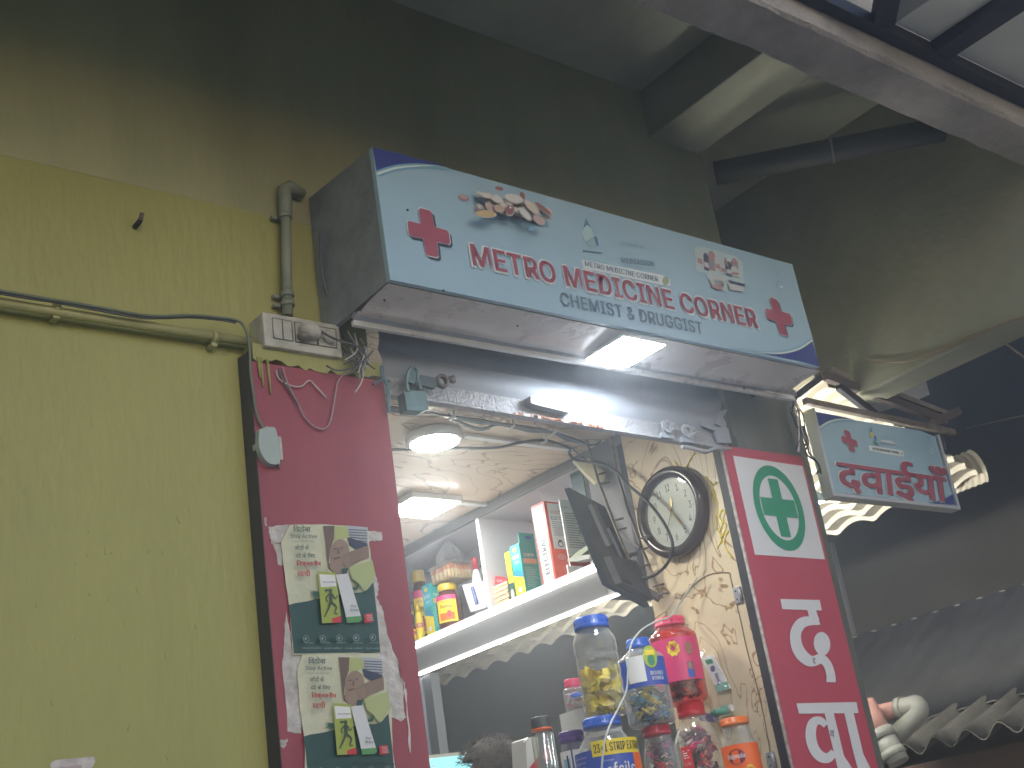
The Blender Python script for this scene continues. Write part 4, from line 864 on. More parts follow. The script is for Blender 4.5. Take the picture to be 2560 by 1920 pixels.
for k, pts in enumerate((((1140, 808), (1185, 850), (1210, 930), (1225, 1010), (1215, 1100), (1225, 1170)), ((1262, 1030), (1240, 1080), (1262, 1130), (1240, 1190), (1255, 1240), (1225, 1300)), ((1280, 1040), (1270, 1110), (1290, 1150), (1250, 1230)), ((1222, 845), (1190, 890), (1205, 960)), ((1070, 640), (1040, 690), (1010, 740), (960, 735), (925, 690)), ((1300, 1180), (1275, 1260), (1300, 1330), (1330, 1370)))):
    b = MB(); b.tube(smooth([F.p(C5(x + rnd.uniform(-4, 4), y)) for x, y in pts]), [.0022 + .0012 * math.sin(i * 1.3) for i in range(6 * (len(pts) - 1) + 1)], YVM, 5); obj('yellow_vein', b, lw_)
for (x, y) in ((1720, 120), (1985, 1430)):
    b = MB(); q = F.p(C7(x, y)); b.box(q + Vector((-.004, -.016, -.024)), q + Vector((0, .012, .024)), GREYM, .002); b.tube([q + Vector((-.006, -.016, -.02)), q + Vector((-.006, -.016, .02))], .005, GREYM, 8)
    for dz in (-.012, .012): b.sphere(q + Vector((-.004, .002, dz)), .003, DSTEEL, 1)
    obj('hinge', b, lw_)
# the yellow veins above hold lamplight in their colour
cab = thing('wall_cabinet', (3.06, 3.8, 2.39), 'white wall cabinet with a shelf of medicines and two lit edge strips', 'cabinet')
b = MB(); b.box((2.935, 2.815, 2.392), (3.2, 3.0, 2.898), CABG); b.box((2.933, 2.816, 2.393), (2.9348, 2.842, 2.86), BLACKP); obj('end_panel', b, cab)
b = MB(); b.box((3.2, 2.815, 2.503), (3.22, 4.68, 2.898), CABW); obj('back_panel', b, cab)
b = MB(); b.box((2.936, 3.001, 2.503), (3.199, 4.68, 2.528), CABW, .002); obj('shelf_board', b, cab)
b = MB(); b.box((2.930, 3.001, 2.407), (2.9345, 4.68, 2.4945), FASC); b.box((2.936, 3.001, 2.40), (2.95, 4.68, 2.408), CABW); obj('fascia', b, cab)
b = MB(); b.box((2.934, 3.60, 2.529), (3.199, 3.618, 2.862), CABW, .001); obj('divider', b, cab)
b = MB(); b.box((2.932, 3.001, 2.864), (2.95, 4.68, 2.898), FASC, .002); b.box((2.951, 3.001, 2.872), (3.199, 4.68, 2.898), CABW); obj('top_rail', b, cab)
b = MB(); b.box((2.923, 3.0, 2.4965), (2.931, 4.66, 2.5015), LEDL); obj('led_strip', b, cab)
b = MB(); b.box((2.924, 2.93, 2.394), (2.938, 4.66, 2.3995), LEDL); obj('led_strip', b, cab)
for k in range(16):
    b = MB(); b.sphere((3.198, 3.05 + .1 * k + rnd.uniform(-.02, .02), rnd.uniform(2.6, 2.85)), (.003, .005, .004), DSTEEL, 1); obj('screw', b, cab)
# lamps on the ceiling
rl = thing('ceiling_lamp', tuple(wz(1086, 1100, 2.87)), 'round lit LED lamp on the veined shop ceiling', 'lamp'); rl['group'] = 'ceiling lamps in the shop'
q = wz(1086, 1103, 2.872); b = MB(); b.lathe((q.x, q.y, 0), [(.070, 2.899), (.084, 2.896), (.088, 2.885), (.088, 2.872), (.078, 2.866)], WHITE2, 40); obj('lamp_body', b, rl)
b = MB(); b.lathe((q.x, q.y, 0), [(.077, 2.868), (.072, 2.8635), (.04, 2.861), (.001, 2.8605)], LEDR, 40); obj('diffuser', b, rl)
q2 = (2.675, 3.585); ql = thing('ceiling_lamp', (q2[0], q2[1], 2.87), 'square lit LED lamp on the veined shop ceiling', 'lamp'); ql['group'] = 'ceiling lamps in the shop'
b = MB(); b.box((q2[0] - .108, q2[1] - .10, 2.876), (q2[0] + .108, q2[1] + .10, 2.8985), WHITE2, .004); obj('lamp_body', b, ql)
b = MB(); b.box((q2[0] - .100, q2[1] - .092, 2.8725), (q2[0] + .100, q2[1] + .092, 2.8755), LEDS); obj('diffuser', b, ql)
for pts in (((965, 770), (1925, 895)), ((890, 1385), (1165, 1410))):
    b = MB(); a = wz(*C4(*pts[0]), 2.893); c = wz(*C4(*pts[1]), 2.893); b.bar(a, c, .022, .011, WHITE2)
    obj('cable_trunking', b, label='white flat cable trunking beside the %s ceiling lamp' % ('round' if pts[0][0] > 900 else 'square'), cat='trunking')
def cz(x, y, z=2.884): return wz(*C4(x, y), z)
b = MB(); b.tube(smooth([cz(60, 905), cz(250, 902), cz(430, 895), cz(700, 890), cz(900, 885), cz(1120, 886), cz(1300, 875), cz(1480, 835), cz(1680, 812), cz(1830, 845), cz(1940, 890)]), .0048, BLACK, 8)
obj('cable', b, label='thick black cable across the shop ceiling behind the round lamp', cat='cable')
b = MB()
for k in range(6):
    o = rnd.uniform(-8, 8)
    b.tube(smooth([cz(60, 470 + k * 8, 2.88), cz(260, 500 + k * 7, 2.88), cz(450, 530 + k * 9, 2.88), cz(640, 560 + o, 2.88), cz(840, 590 + k * 6, 2.88), cz(1100, 622 + k * (12 if k < 4 else 20), 2.88), cz(1250, 650 + k * 5, 2.88), cz(1390, 668 + k * 5, 2.88), cz(1560, 690 + k * 9, 2.88), cz(1770, 728 + k * 4, 2.88), cz(1900, 770 + k * 8, 2.88), cz(2080, 835 + k * 4, 2.88)]), .0028, [GREYW, BLACK, mat('teal_dark_cable', (.07, .15, .18), .4)][k % 3], 6)
obj('cable_bundle', b, label='bundle of thin dark cables clipped along the front of the shop ceiling', cat='cable')
for x, y, lab in ((150, 480, 'white cable clip beside the red pillar, leftmost on the shop ceiling'), (840, 590, 'white cable clip above the round ceiling lamp'), (1390, 675, 'white cable clip midway along the front cable bundle'), (1768, 735, 'white cable clip at the right end of the front cable bundle'), (1690, 812, 'white cable clip on the thick black ceiling cable')):
    b = MB(); q = cz(x, y, 2.884); b.tube([q + Vector((0, -.014, .012)), q + Vector((0, -.014, -.008)), q + Vector((0, .010, -.008)), q + Vector((0, .010, .012))], .0045, WHITE2, 6)
    obj('cable_clip', b, label=lab, cat='clip', group='white cable clips on the shop ceiling')

# ---- television on its bracket
tv = thing('monitor', tuple(wx(1520, 1400, 2.8)), 'black flat monitor seen from behind on an iron wall bracket', 'monitor')
A_, B_, C_, D_ = wx(1424, 1219, 2.83), wx(1520, 1459, 2.74), wx(1624, 1516, 2.83), wx(1545, 1318, 2.885)
D_ = A_ + (C_ - B_) * .93
b = MB(); d = Vector((-.021, .004, -.004)); b.prism([A_, D_, C_, B_], d, TVB, TVE); obj('screen_case', b, tv)
def on(s, t, o=0): return A_ + (D_ - A_) * s + (B_ - A_) * t + Vector((.012, -.016, 0)) * o
b = MB(); b.prism([on(.12, .72, .3), on(.95, .60, .3), on(.98, .97, .3), on(.15, .98, .3)], Vector((.014, -.018, 0)), TVB); obj('back_cover', b, tv)
b = MB(); b.prism([on(.35, .12, .2), on(.5, .1, .2), on(.54, .5, .2), on(.4, .55, .2)], Vector((.008, -.01, 0)), pc('tv_grey_panel', .12, .12, .13)); obj('mount_plate', b, tv)
b = MB()
for k in range(7): 
    a = on(.2 + k * .035, .9, 1.6); b.tube([a, on(.2 + k * .035, .95, 1.6)], .002, DSTEEL, 5)
obj('vent', b, tv)
bk = thing('wall_bracket', tuple(wx(1600, 1450, 2.89)), 'rusty iron bracket of two upright rails holding the monitor', 'bracket')
def E(x, y, X): return wx(*E2(x, y), X)
IRON = mat('bracket_iron', (.34, .30, .26), .6, .35, var=.45, vscale=30)
for pts, X in ((((205, 60), (330, 490), (480, 890), (660, 1330), (725, 1490)), 2.865), (((440, 110), (490, 420), (600, 780), (715, 1090), (800, 1300), (880, 1500)), 2.90)):
    b = MB(); P = [E(x, y, X) for x, y in pts]
    for i in range(len(P) - 1): b.bar(P[i], P[i + 1] + (P[i + 1] - P[i]).normalized() * .002, .011, .004, IRON, up=(0, 1, 0))
    obj('upright_rail', b, bk)
b = MB(); b.bar(E(515, 945, 2.868), E(725, 1100, 2.90), .016, .005, IRON); b.bar(E(650, 1390, 2.85), E(865, 1510, 2.90), .03, .02, STEELB); b.bar(E(430, 900, 2.85), E(690, 1460, 2.85), .018, .012, DSTEEL); obj('cross_bar', b, bk)
b = MB()
for x, y in ((340, 435), (370, 520), (490, 830), (515, 915), (720, 985), (745, 1075), (720, 1230), (840, 1400), (880, 1472), (560, 1160)):
    b = MB(); q = E(x, y, 2.88); b.tube([q + Vector((-.008, .01, 0)), q + Vector((.012, -.014, .002))], .0032, STEELB, 6); b.sphere(q + Vector((.012, -.014, .002)), .005, STEELB, 1); obj('bolt', b, bk)

b = MB(); b.tube(smooth([E(600, 1130, 2.88) + Vector((.004 * math.sin(k * 2.2), 0, .006 * math.cos(k * 2.2))) + (E(670, 1120, 2.88) - E(600, 1130, 2.88)) * (k / 14) for k in range(15)], 3), .002, STEELB, 5); obj('spring', b, bk)
b = MB(); b.tube(smooth([wx(*C5(x, y), 2.855) for x, y in ((120, 500), (205, 600), (205, 650), (245, 690), (330, 705), (430, 718), (530, 772), (600, 855), (690, 930), (770, 1010), (840, 1100), (895, 1200), (917, 1290), (890, 1390), (830, 1460), (760, 1500), (690, 1512))]), .0048, BLACK, 8)
b.tube(smooth([wx(*C5(x, y), 2.87) for x, y in ((205, 610), (260, 560), (310, 540))]), .004, BLACK, 6)
b.tube(smooth([wx(*C5(x, y), 2.87) for x, y in ((80, 505), (190, 560), (300, 585), (380, 585), (420, 560))]), .003, BLACK, 6); b.tube(smooth([wx(*C5(x, y), 2.87) for x, y in ((80, 505), (200, 590), (330, 700), (450, 730))]), .003, GREYW, 6)
b.tube(smooth([wx(*C5(x, y), 2.885) for x, y in ((530, 775), (570, 900), (610, 1050), (680, 1200), (690, 1290), (660, 1330))]), .003, DSTEEL, 6)
obj('cable', b, label='black cable looping from the ceiling in front of the clock to the monitor', cat='cable')
b = MB(); vs = [E(x, y, X) for x, y, X in ((120, 310, 2.89), (250, 300, 2.90), (400, 425, 2.91), (390, 470, 2.89), (310, 508, 2.87), (200, 400, 2.88))]
b.prism(vs, Vector((.02, .03, .004)), mat('cream_film', (.62, .58, .38), .35, var=.1)); obj('plastic_cover', b, label='cream plastic cover hanging behind the bracket rails', cat='cover')

# ---- wall clock
ck = wx(1677, 1280, 2.905); clk = thing('wall_clock', (2.915, ck.y, ck.z - .15), 'round wall clock with brown rim and black numerals', 'clock')
cc = Vector((2.93, ck.y, ck.z)); RM = Matrix(((0, 0, -1), (-1, 0, 0), (0, 1, 0)))   # local x = right (-y), y = up, z = out of the wall (-x)
def cl(x, y, o): return cc + Vector((-o, -x, y))
b = MB(); R_ = .148
b.lathe(cc, [(.138, .001), (.142, .012), (.142, .024), (.135, .036), (.122, .040), (.112, .034), (.106, .022)], CLOCKR, 56, RM, False); b.lathe(cc, [(.138, .001), (.001, .0012)], CLOCKR, 56, RM, False); obj('rim', b, clk)
b = MB(); b.lathe(cc, [(.1068, .0195), (.001, .0195)], DIAL, 48, RM, False); b.lathe(cc, [(.092, .0197), (.0908, .0197)], GRYP, 48, RM, False); b.lathe(cc, [(.066, .0197), (.0645, .0197)], pc('dial_line', .75, .77, .72), 48, RM, False); dial = obj('dial', b, clk)
b = MB()
for h in range(1, 13):
    a = math.radians(90 - 30 * h); s = .0085 if h < 10 else .014; hh = .011; x0_, y0_ = .078 * math.cos(a), .078 * math.sin(a)
    b.text(str(h), (lambda cx, cy, ww, h2: (lambda s_, t_, k=0: cl(cx + (s_ - .5) * 2 * ww, cy + (t_ - .5) * 2 * h2, .0199 + .00005 * k)))(x0_, y0_, s * .62, hh), INK, .03)
for k in range(60):
    a = math.radians(6 * k); r0 = .0965 if k % 5 else .0945; b.add([cl(r0 * math.cos(a - .006), r0 * math.sin(a - .006), .0199), cl(.100 * math.cos(a - .006), .100 * math.sin(a - .006), .0199), cl(.100 * math.cos(a + .006), .100 * math.sin(a + .006), .0199), cl(r0 * math.cos(a + .006), r0 * math.sin(a + .006), .0199)], [(0, 1, 2, 3)], INK)
obj('numeral', b, dial)
def hand(ang, L2, wd, m, o, tail=.015):
    b = MB(); a = math.radians(90 - ang); d = (math.cos(a), math.sin(a)); nn_ = (-d[1], d[0])
    P = [(-tail, wd * .5), (L2 * .6, wd), (L2, 0), (L2 * .6, -wd), (-tail, -wd * .5)]
    b.prism([cl(d[0] * s + nn_[0] * t, d[1] * s + nn_[1] * t, o) for s, t in P], Vector((.0006, 0, 0)), m); return obj('clock_hand', b, clk)
hand(12, .050, .0045, GOLD, .0225); hand(146, .082, .0035, GOLD, .0235); hand(212, .075, .001, INK, .0243, .03)
b = MB(); b.lathe(cc, [(.1075, .027), (.001, .027)], clear_mat('clock_glass', (.98, 1, .98), .02, .0), 48, RM, False); obj('glass', b, clk)

# ---- goods on the shelf
ZS = 2.5285
def sx(x, y, X): return wx(*C6(x, y), X)
def carton(name, uL, uE, uR, label, mats, X=2.955, zb=ZS, group='medicine packs on the lit shelf', top=None, art=None):
    """box whose left face looks into the shop and whose right face looks at the street"""
    pE = sx(*uE, X); yF = sx(*uL, X).y; yN = pE.y; x1 = wy(*C6(*uR), yN).x; zt = pE.z; x1 = max(x1, X + .01)
    b = MB(); mL, mR = mats
    V = [(X, yN, zb), (X, yF, zb), (x1, yF, zb), (x1, yN, zb), (X, yN, zt), (X, yF, zt), (x1, yF, zt), (x1, yN, zt)]
    b.add(V, [(0, 4, 5, 1)], mL); b.add(V, [(0, 3, 7, 4)], mR); b.add(V, [(4, 7, 6, 5), (1, 5, 6, 2), (2, 6, 7, 3), (0, 1, 2, 3)], mR)
    if art:
        def Lf(s, t, k=0, l=1): return Vector((X - LAY * l - .00005 * k, yF + (yN - yF) * s, zb + (zt - zb) * t))
        def Rf(s, t, k=0, l=1): return Vector((X + (x1 - X) * s, yN - LAY * l - .00005 * k, zb + (zt - zb) * t))
        art(b, Lf, Rf)
    return obj(name, b, None, label, 'carton', group)
def rect(b, fn, s0, t0, s1, t1, m, l=1): b.poly([fn(s0, t0, 0, l), fn(s1, t0, 0, l), fn(s1, t1, 0, l), fn(s0, t1, 0, l)], m)
def lines(b, fn, s0, s1, t0, t1, n, m, l=2):
    for k in range(n):
        t = t1 - (t1 - t0) * k / n; h = (t1 - t0) / n * .42; e = s1 - rnd.uniform(0, .45) * (s1 - s0); rect(b, fn, s0, t - h, e, t, m, l)
def txt(b, fn, body, s0, t0, s1, t1, m, bold=.0, l=2, rot=False):
    if rot: b.text(body, lambda x, y, k=0: fn(s1 - y * (s1 - s0), t0 + x * (t1 - t0), k, l), m, bold)
    else: b.text(body, lambda x, y, k=0: fn(s0 + x * (s1 - s0), t0 + y * (t1 - t0), k, l), m, bold)
REDO = pc('carton_orange_red', .72, .10, .04)
def art_electral(b, Lf, Rf):
    rect(b, Lf, .10, .02, .88, .97, OFFW); rect(b, Rf, .12, .40, .98, .975, OFFW)
    txt(b, Lf, 'ELECTRAL', .34, .12, .66, .56, INK, .006, 2, True); lines(b, Lf, .70, .78, .16, .6, 3, GRYP); txt(b, Lf, 'T', .3, .62, .55, .7, INK)
    txt(b, Rf, 'electral', .2, .84, .9, .90, pc('print_faded_rose', .6, .42, .38), .01); txt(b, Rf, 'ELECTRAL', .2, .765, .85, .81, INK, .004); lines(b, Rf, .2, .95, .55, .745, 8, GRYP); rect(b, Rf, .3, .56, .8, .68, pc('carton_table', .5, .5, .5), 3)
    b.poly([Rf(.42 + .12 * math.cos(t), .46 + (.055 if math.sin(t) > .9 else .04) * math.sin(t), 0, 4) for t in [k * .4 for k in range(16)]], INK); b.poly([Rf(.42 + .085 * math.cos(t), .457 + .028 * math.sin(t), 0, 5) for t in [k * .4 for k in range(16)]], OFFW)
    b.poly([Rf(.78 + .16 * math.cos(t), .45 + .035 * math.sin(t), 0, 4) for t in [k * .4 for k in range(16)]], ORG); txt(b, Rf, 'FDC', .28, .285, .5, .315, OFFW, .004); b.poly([Rf(.39 + .17 * math.cos(t), .30 + .032 * math.sin(t), 0, 1) for t in [k * .4 for k in range(16)]], OFFW); b.poly([Rf(.39 + .15 * math.cos(t), .30 + .026 * math.sin(t), 0, 1.5) for t in [k * .4 for k in range(16)]], REDO)
carton('carton', (1574, 62), (1690, 8), (1905, 30), 'tall orange and white carton reading ELECTRAL on the shelf', (REDO, REDO), art=art_electral)
def art_white(b, Lf, Rf):
    lines(b, Rf, .12, .9, .25, .8, 15, GRYP); txt(b, Rf, 'CARDIO', .05, .86, .4, .9, GRYP); rect(b, Rf, 0, 0, 1, .14, REDP)
carton('carton', (1826, -4), (1836, -6), (2020, -20), 'tall white carton with a red bottom band, half behind the monitor', (OFFW, OFFW), X=2.952, zb=ZS + .028, art=art_white)
carton('carton', (1900, 600), (1912, 596), (2090, 580), 'low plain white carton lying under the tall white carton', (OFFW, OFFW), X=2.950, zb=ZS + .0002)
def art_teal(b, Lf, Rf):
    rect(b, Lf, 0, .0, 1, .42, YEL); b.poly([Lf(0, .42, 0, 2), Lf(1, .33, 0, 2), Lf(1, .42, 0, 2), Lf(.6, .5, 0, 2), Lf(0, .52, 0, 2)], BLUE if False else pc('print_deep_teal', .02, .22, .36)); rect(b, Lf, 0, .55, 1, 1, pc('print_aqua', .05, .42, .52)); txt(b, Lf, 'herbal', .15, .72, .85, .82, OFFW, .01); txt(b, Lf, 'Gel', .3, .62, .8, .69, OFFW, .01)
    b.poly([Lf(.5 + .2 * math.cos(t), .9 + .05 * math.sin(t), 0, 3) for t in [k * .6 for k in range(10)]], YEL); b.poly([Lf(.5 + .2 * math.cos(t), .12 + .05 * math.sin(t), 0, 3) for t in [k * .6 for k in range(10)]], OFFW)
    rect(b, Rf, .1, .60, .95, .70, TAN); lines(b, Rf, .15, .95, .12, .52, 12, pc('print_mint', .25, .55, .48)); txt(b, Rf, 'care', .2, .74, .8, .80, OFFW, .01)
carton('carton', (1378, 432), (1462, 395), (1612, 420), 'teal carton with a yellow lower corner beside the orange carton', (TEAL, TEAL), art=art_teal)
carton('carton', (1452, 305), (1458, 300), (1600, 330), 'dark teal carton flap standing behind the teal and yellow carton', (TEAL, TEAL), X=3.005, art=lambda b, L_, R_: (rect(b, R_, .1, .72, .95, .84, TAN), b.poly([R_(.6 + .25 * math.cos(t), .93 + .03 * math.sin(t), 0, 2) for t in [k * .6 for k in range(10)]], BLUE)))
carton('carton', (1330, 492), (1376, 470), (1410, 470), 'slim yellow green carton left of the teal carton', (YEL, LGRN), X=2.96, art=lambda b, L_, R_: (rect(b, L_, 0, 0, 1, .35, DGRN), rect(b, L_, .1, .5, .9, .7, LGRN), b.poly([L_(.5 + .3 * math.cos(t), .12 + .10 * math.sin(t), 0, 3) for t in [k * .6 for k in range(10)]], CREAM)))
b = MB()
for k in range(9):
    y0 = sx(1250, 900, 2.97).y; b.box((2.955 + rnd.uniform(0, .004), y0 - .09 + rnd.uniform(-.003, .003), ZS + .0085 * k), (3.05, y0 + rnd.uniform(-.003, .003), ZS + .0085 * k + .0062), TAN if k % 2 else pc('carton_pale_tan', .6, .5, .36))
obj('carton_stack', b, label='low stack of thin tan strips packs beside the divider', cat='packs', group='medicine packs on the lit shelf')
b = MB(); P = FX(2.97); b.prism([P.p(C6(*p)) for p in ((1248, 702), (1300, 722), (1358, 728), (1362, 775), (1245, 778))], (.03, 0, 0), REDP); b.text('Gold', P.map(C6(1262, 752), C6(1308, 752), C6(1262, 735), 2), OFFW); obj('red_pouch', b, label='small red pouch on top of the tan packs', cat='pouch')
b = MB(); q = sx(1375, 385, 3.10); M = Matrix.Rotation(-.5, 3, 'X'); b.lathe(q, [(.045, .0), (.046, .006), (.012, -.03), (.008, -.06)], pc('funnel_white', .6, .59, .55), 24, M, False); obj('plastic_funnel', b, label='white plastic funnel behind the teal carton', cat='funnel')
for k in range(3):
    pass
b = MB(); P = FX(2.945)
for k, (pts, m) in enumerate(((((1905, 560), (2010, 470), (2090, 420), (2125, 440), (2040, 510), (1960, 570)), pc('foil_green', .33, .36, .22)), (((1910, 552), (2040, 515), (2130, 500), (2120, 540), (1990, 566)), pc('foil_grey', .38, .37, .34)))):
    b.prism([P.p(C6(*p), k * 8) for p in pts], (.05, .004, 0), m)
obj('foil_packet', b, label='crumpled foil packets beside the monitor', cat='packet')
def artg(b, L_, R_): rect(b, R_, .06, .04, .94, .96, OFFW)
carton('carton', (1895, -455), (2030, -340), (2165, -385), 'white carton with green edges at the top right, behind the bracket', (pc('print_slate_green', .12, .17, .16), pc('print_leaf', .05, .30, .10)), X=2.99, zb=2.66, art=artg)

# bottles and jars: axis from a sight line on the shelf, size from the photo
def upright(cx, cb, ct, X, cr=C6, zb=None):
    base = wx(*cr(cx, cb), X); top = wx(*cr(ct[0], ct[1]), X); return base.x, base.y, (zb if zb is not None else base.z), top.z
def rad(px, p, s): return px * s / 2 * depth_of(p) / FPX
def label_wrap(b, c, r, z0, z1, W, m, a0=0.0, n=14, l=1):
    ac = math.atan2(-c[1], -c[0]) + a0; vs = []
    for k in range(n + 1):
        a = ac + (k / n - .5) * W
        for z in (z0, z1): vs.append((c[0] + (r + .0006 * l) * math.cos(a), c[1] + (r + .0006 * l) * math.sin(a), z))
    b.add(vs, [(2 * k, 2 * k + 2, 2 * k + 3, 2 * k + 1) for k in range(n)], m)
def wrapfn(c, r, z0, z1, W, a0=0.0, l=2):
    ac = math.atan2(-c[1], -c[0]) + a0
    def fn(s, t, k=0):
        a = ac + (s - .5) * W; rr = r + .0006 * l + .00008 * k; return Vector((c[0] + rr * math.cos(a), c[1] + rr * math.sin(a), z0 + (z1 - z0) * t))
    return fn
SHG = 'bottles and jars on the lit shelf'
def honey_jar(cx, cb, tx, ty, wpx, X, label, big):
    x, y, z, zt = upright(cx, cb, (tx, ty), X, zb=ZS); r = rad(wpx, Vector((x, y, z)), .27125); H = zt - z; x = max(x, 2.94 + r); t = thing('honey_jar', (x, y, z), label, 'jar', SHG)
    b = MB(); b.lathe((x, y, z), [(r * .8, 0), (r * .95, H * .06), (r, H * .25), (r, H * .55), (r * .92, H * .70), (r * .66, H * .82), (r * .62, H * .88)], HONEY, 28); obj('glass_body', b, t)
    b = MB(); b.lathe((x, y, z), [(r * .72, H * .845), (r * .74, H * .86), (r * .74, H * .97), (r * .68, H)], LIDY, 28); obj('lid', b, t)
    b = MB(); c = (x, y); label_wrap(b, c, r, z + H * .14, z + H * .72, 1.7, YEL, -.25); label_wrap(b, c, r, z + H * .62, z + H * .72, 1.7, PINK, -.25, l=2)
    b.text('Honey', wrapfn(c, r, z + H * .42, z + H * .52, .9, -.25, 3), INK, .01); b.text('HERBAL', wrapfn(c, r, z + H * .555, z + H * .595, .7, -.25, 3), REDP); label_wrap(b, c, r, z + H * .18, z + H * .34, 1.2, ORG, -.25, l=2); label_wrap(b, c, r, z + H * .24, z + H * .38, .3, REDP, -.05, l=3)
    obj('label_wrap', b, t); return t
honey_jar(845, 1150, 825, 768, 240, 3.0, 'large honey jar with yellow lid and yellow label at the shelf front', True)
honey_jar(570, 965, 565, 640, 165, 3.06, 'dark honey jar with yellow lid, at the back left of the shelf', False)
def small_bottle(name, cx, cb, tx, ty, wpx, X, label, body, cap, lab, cr=C6, s=.27125, zb=ZS, word=None):
    x, y, z, zt = upright(cx, cb, (tx, ty), X, cr, zb); r = rad(wpx, Vector((x, y, z)), s); H = zt - z; t = thing(name, (x, y, z), label, 'bottle', SHG)
    b = MB(); b.lathe((x, y, z), [(r * .9, 0), (r, H * .05), (r, H * .62), (r * .8, H * .74), (r * .45, H * .80), (r * .45, H * .84)], body, 24); obj('bottle_body', b, t)
    b = MB(); b.lathe((x, y, z), [(r * .55, H * .82), (r * .56, H * .98), (r * .5, H)], cap, 20); obj('cap', b, t)
    b = MB(); label_wrap(b, (x, y), r, z + H * .12, z + H * .58, 2.4, lab); label_wrap(b, (x, y), r, z + H * .36, z + H * .48, 1.8, REDP if lab is YEL else ORG, l=2)
    if word: b.text(word, wrapfn((x, y), r, z + H * .38, z + H * .46, 1.0, 0, 3), OFFW, .01)
    obj('label_wrap', b, t)
small_bottle('syrup_bottle', 562, 1250, 555, 955, 72, 2.975, 'yellow syrup bottle beside the left teal carton', YEL, LIDY, YEL, word='care')
small_bottle('syrup_bottle', 490, 1285, 482, 1100, 80, 2.965, 'short brown syrup bottle with yellow label at the left end', HONEY, HONEY, YEL, word='tonic')
small_bottle('pill_bottle', 1085, 760, 1082, 522, 105, 3.06, 'white pill bottle with a red cap beside the divider', OFFW, LIDR, OFFW, word='Tabs')
carton('carton', (568, 800), (640, 765), (745, 830), 'teal carton with yellow lower corner beside the honey jar', (TEAL, TEAL), X=2.955, art=art_teal)
carton('carton', (410, 1032), (428, 1028), (492, 1045), 'slim black carton at the left end of the shelf', (pc('print_black', .025, .02, .025), pc('print_black', .025, .02, .025)), X=2.955, art=lambda b, L_, R_: rect(b, R_, .0, .92, 1, 1, LGRN))
carton('carton', (335, 928), (345, 925), (398, 950), 'pink and white pack at the far left end of the shelf', (OFFW, pc('print_pale_pink', .70, .40, .45)), X=2.965, art=lambda b, L_, R_: (rect(b, R_, .1, .05, .9, .3, pc('print_pale_blue', .45, .6, .66)), rect(b, R_, .1, .4, .5, .8, PINK)))
# tub of small bottles and the film bag on it
tq = sx(835, 800, 3.05); tub = thing('plastic_tub', tuple(tq), 'clear tub packed with small orange and yellow vials, on top of the honey jar', 'tub')
yF, yN = sx(640, 700, 2.96).y, sx(810, 640, 2.96).y; z0, z1 = sx(660, 800, 2.96).z + .005, sx(790, 560, 2.96).z
x1_ = wy(*C6(1040, 600), yN).x
b = MB(); b.box((2.962, yN, z0), (x1_, yF, z1), clear_mat('tub_plastic', (.96, .95, .92), .15, .3), .008); obj('tub_body', b, tub)
b = MB(); b.box((2.955, yN - .006, z1 - .006), (x1_ + .006, yF + .006, z1), clear_mat('tub_plastic', (.96, .95, .92), .15, .3), .002); obj('rim', b, tub)
b = MB()
for i in range(7):
    for j in range(5):
        x = 2.972 + (x1_ - 2.984) * i / 6; y = yN + .010 + (yF - yN - .02) * j / 4; h = (z1 - z0) * rnd.uniform(.5, .62)
        b.tube([(x, y, z0 + .004), (x, y, z0 + h)], .0085, pc('vial_amber', .62, .45, .20), 8); b.tube([(x, y, z0 + h), (x, y, z0 + h + .018)], .0065, pc('vial_orange_cap', .68, .24, .08), 8)
obj('vial', b, tub)
b = MB(); q = Vector((x1_ * .5 + 1.48, (yF + yN) / 2, z1)); vs = []
for k in range(18):
    a = 2 * math.pi * k / 18; r = 1 + rnd.uniform(-.15, .15); vs.append(q + Vector((.05 * r * math.cos(a), .05 * r * math.sin(a), .001)))
lv = [(1.05, .03), (.8, .055), (.45, .08), (.15, .10)]
for sc, h in lv:
    for k in range(18): vs.append(q + Vector(((vs[k].x - q.x) * sc * rnd.uniform(.9, 1.1), (vs[k].y - q.y) * sc * rnd.uniform(.9, 1.1), h + rnd.uniform(-.006, .006))))
b.add(vs, [(i * 18 + k, i * 18 + (k + 1) % 18, (i + 1) * 18 + (k + 1) % 18, (i + 1) * 18 + k) for i in range(4) for k in range(18)], CLEARF); obj('plastic_bag', b, label='clear plastic bag standing on the tub of vials', cat='bag')
b = MB(); P = FX(2.95); b.prism([P.p(C6(*p)) for p in ((942, 785), (1040, 765), (1130, 750), (1170, 960), (1160, 990), (1020, 1030), (985, 930))], (.035, -.01, 0), pc('packet_white', .60, .61, .63))
b.poly([P.p(C6(*p), 3) for p in ((1020, 805), (1055, 795), (1100, 955), (1065, 968))], pc('packet_navy', .05, .07, .2)); b.text('medicare', P.map(C6(1072, 955), C6(1035, 815), C6(1090, 950), 5), OFFW); b.poly([P.p(C6(*p), 3) for p in ((985, 880), (1000, 860), (1020, 930), (1000, 945))], pc('packet_hole', .75, .75, .75))
obj('hygiene_packet', b, label='white packet with a navy stripe leaning beside the divider', cat='packet')

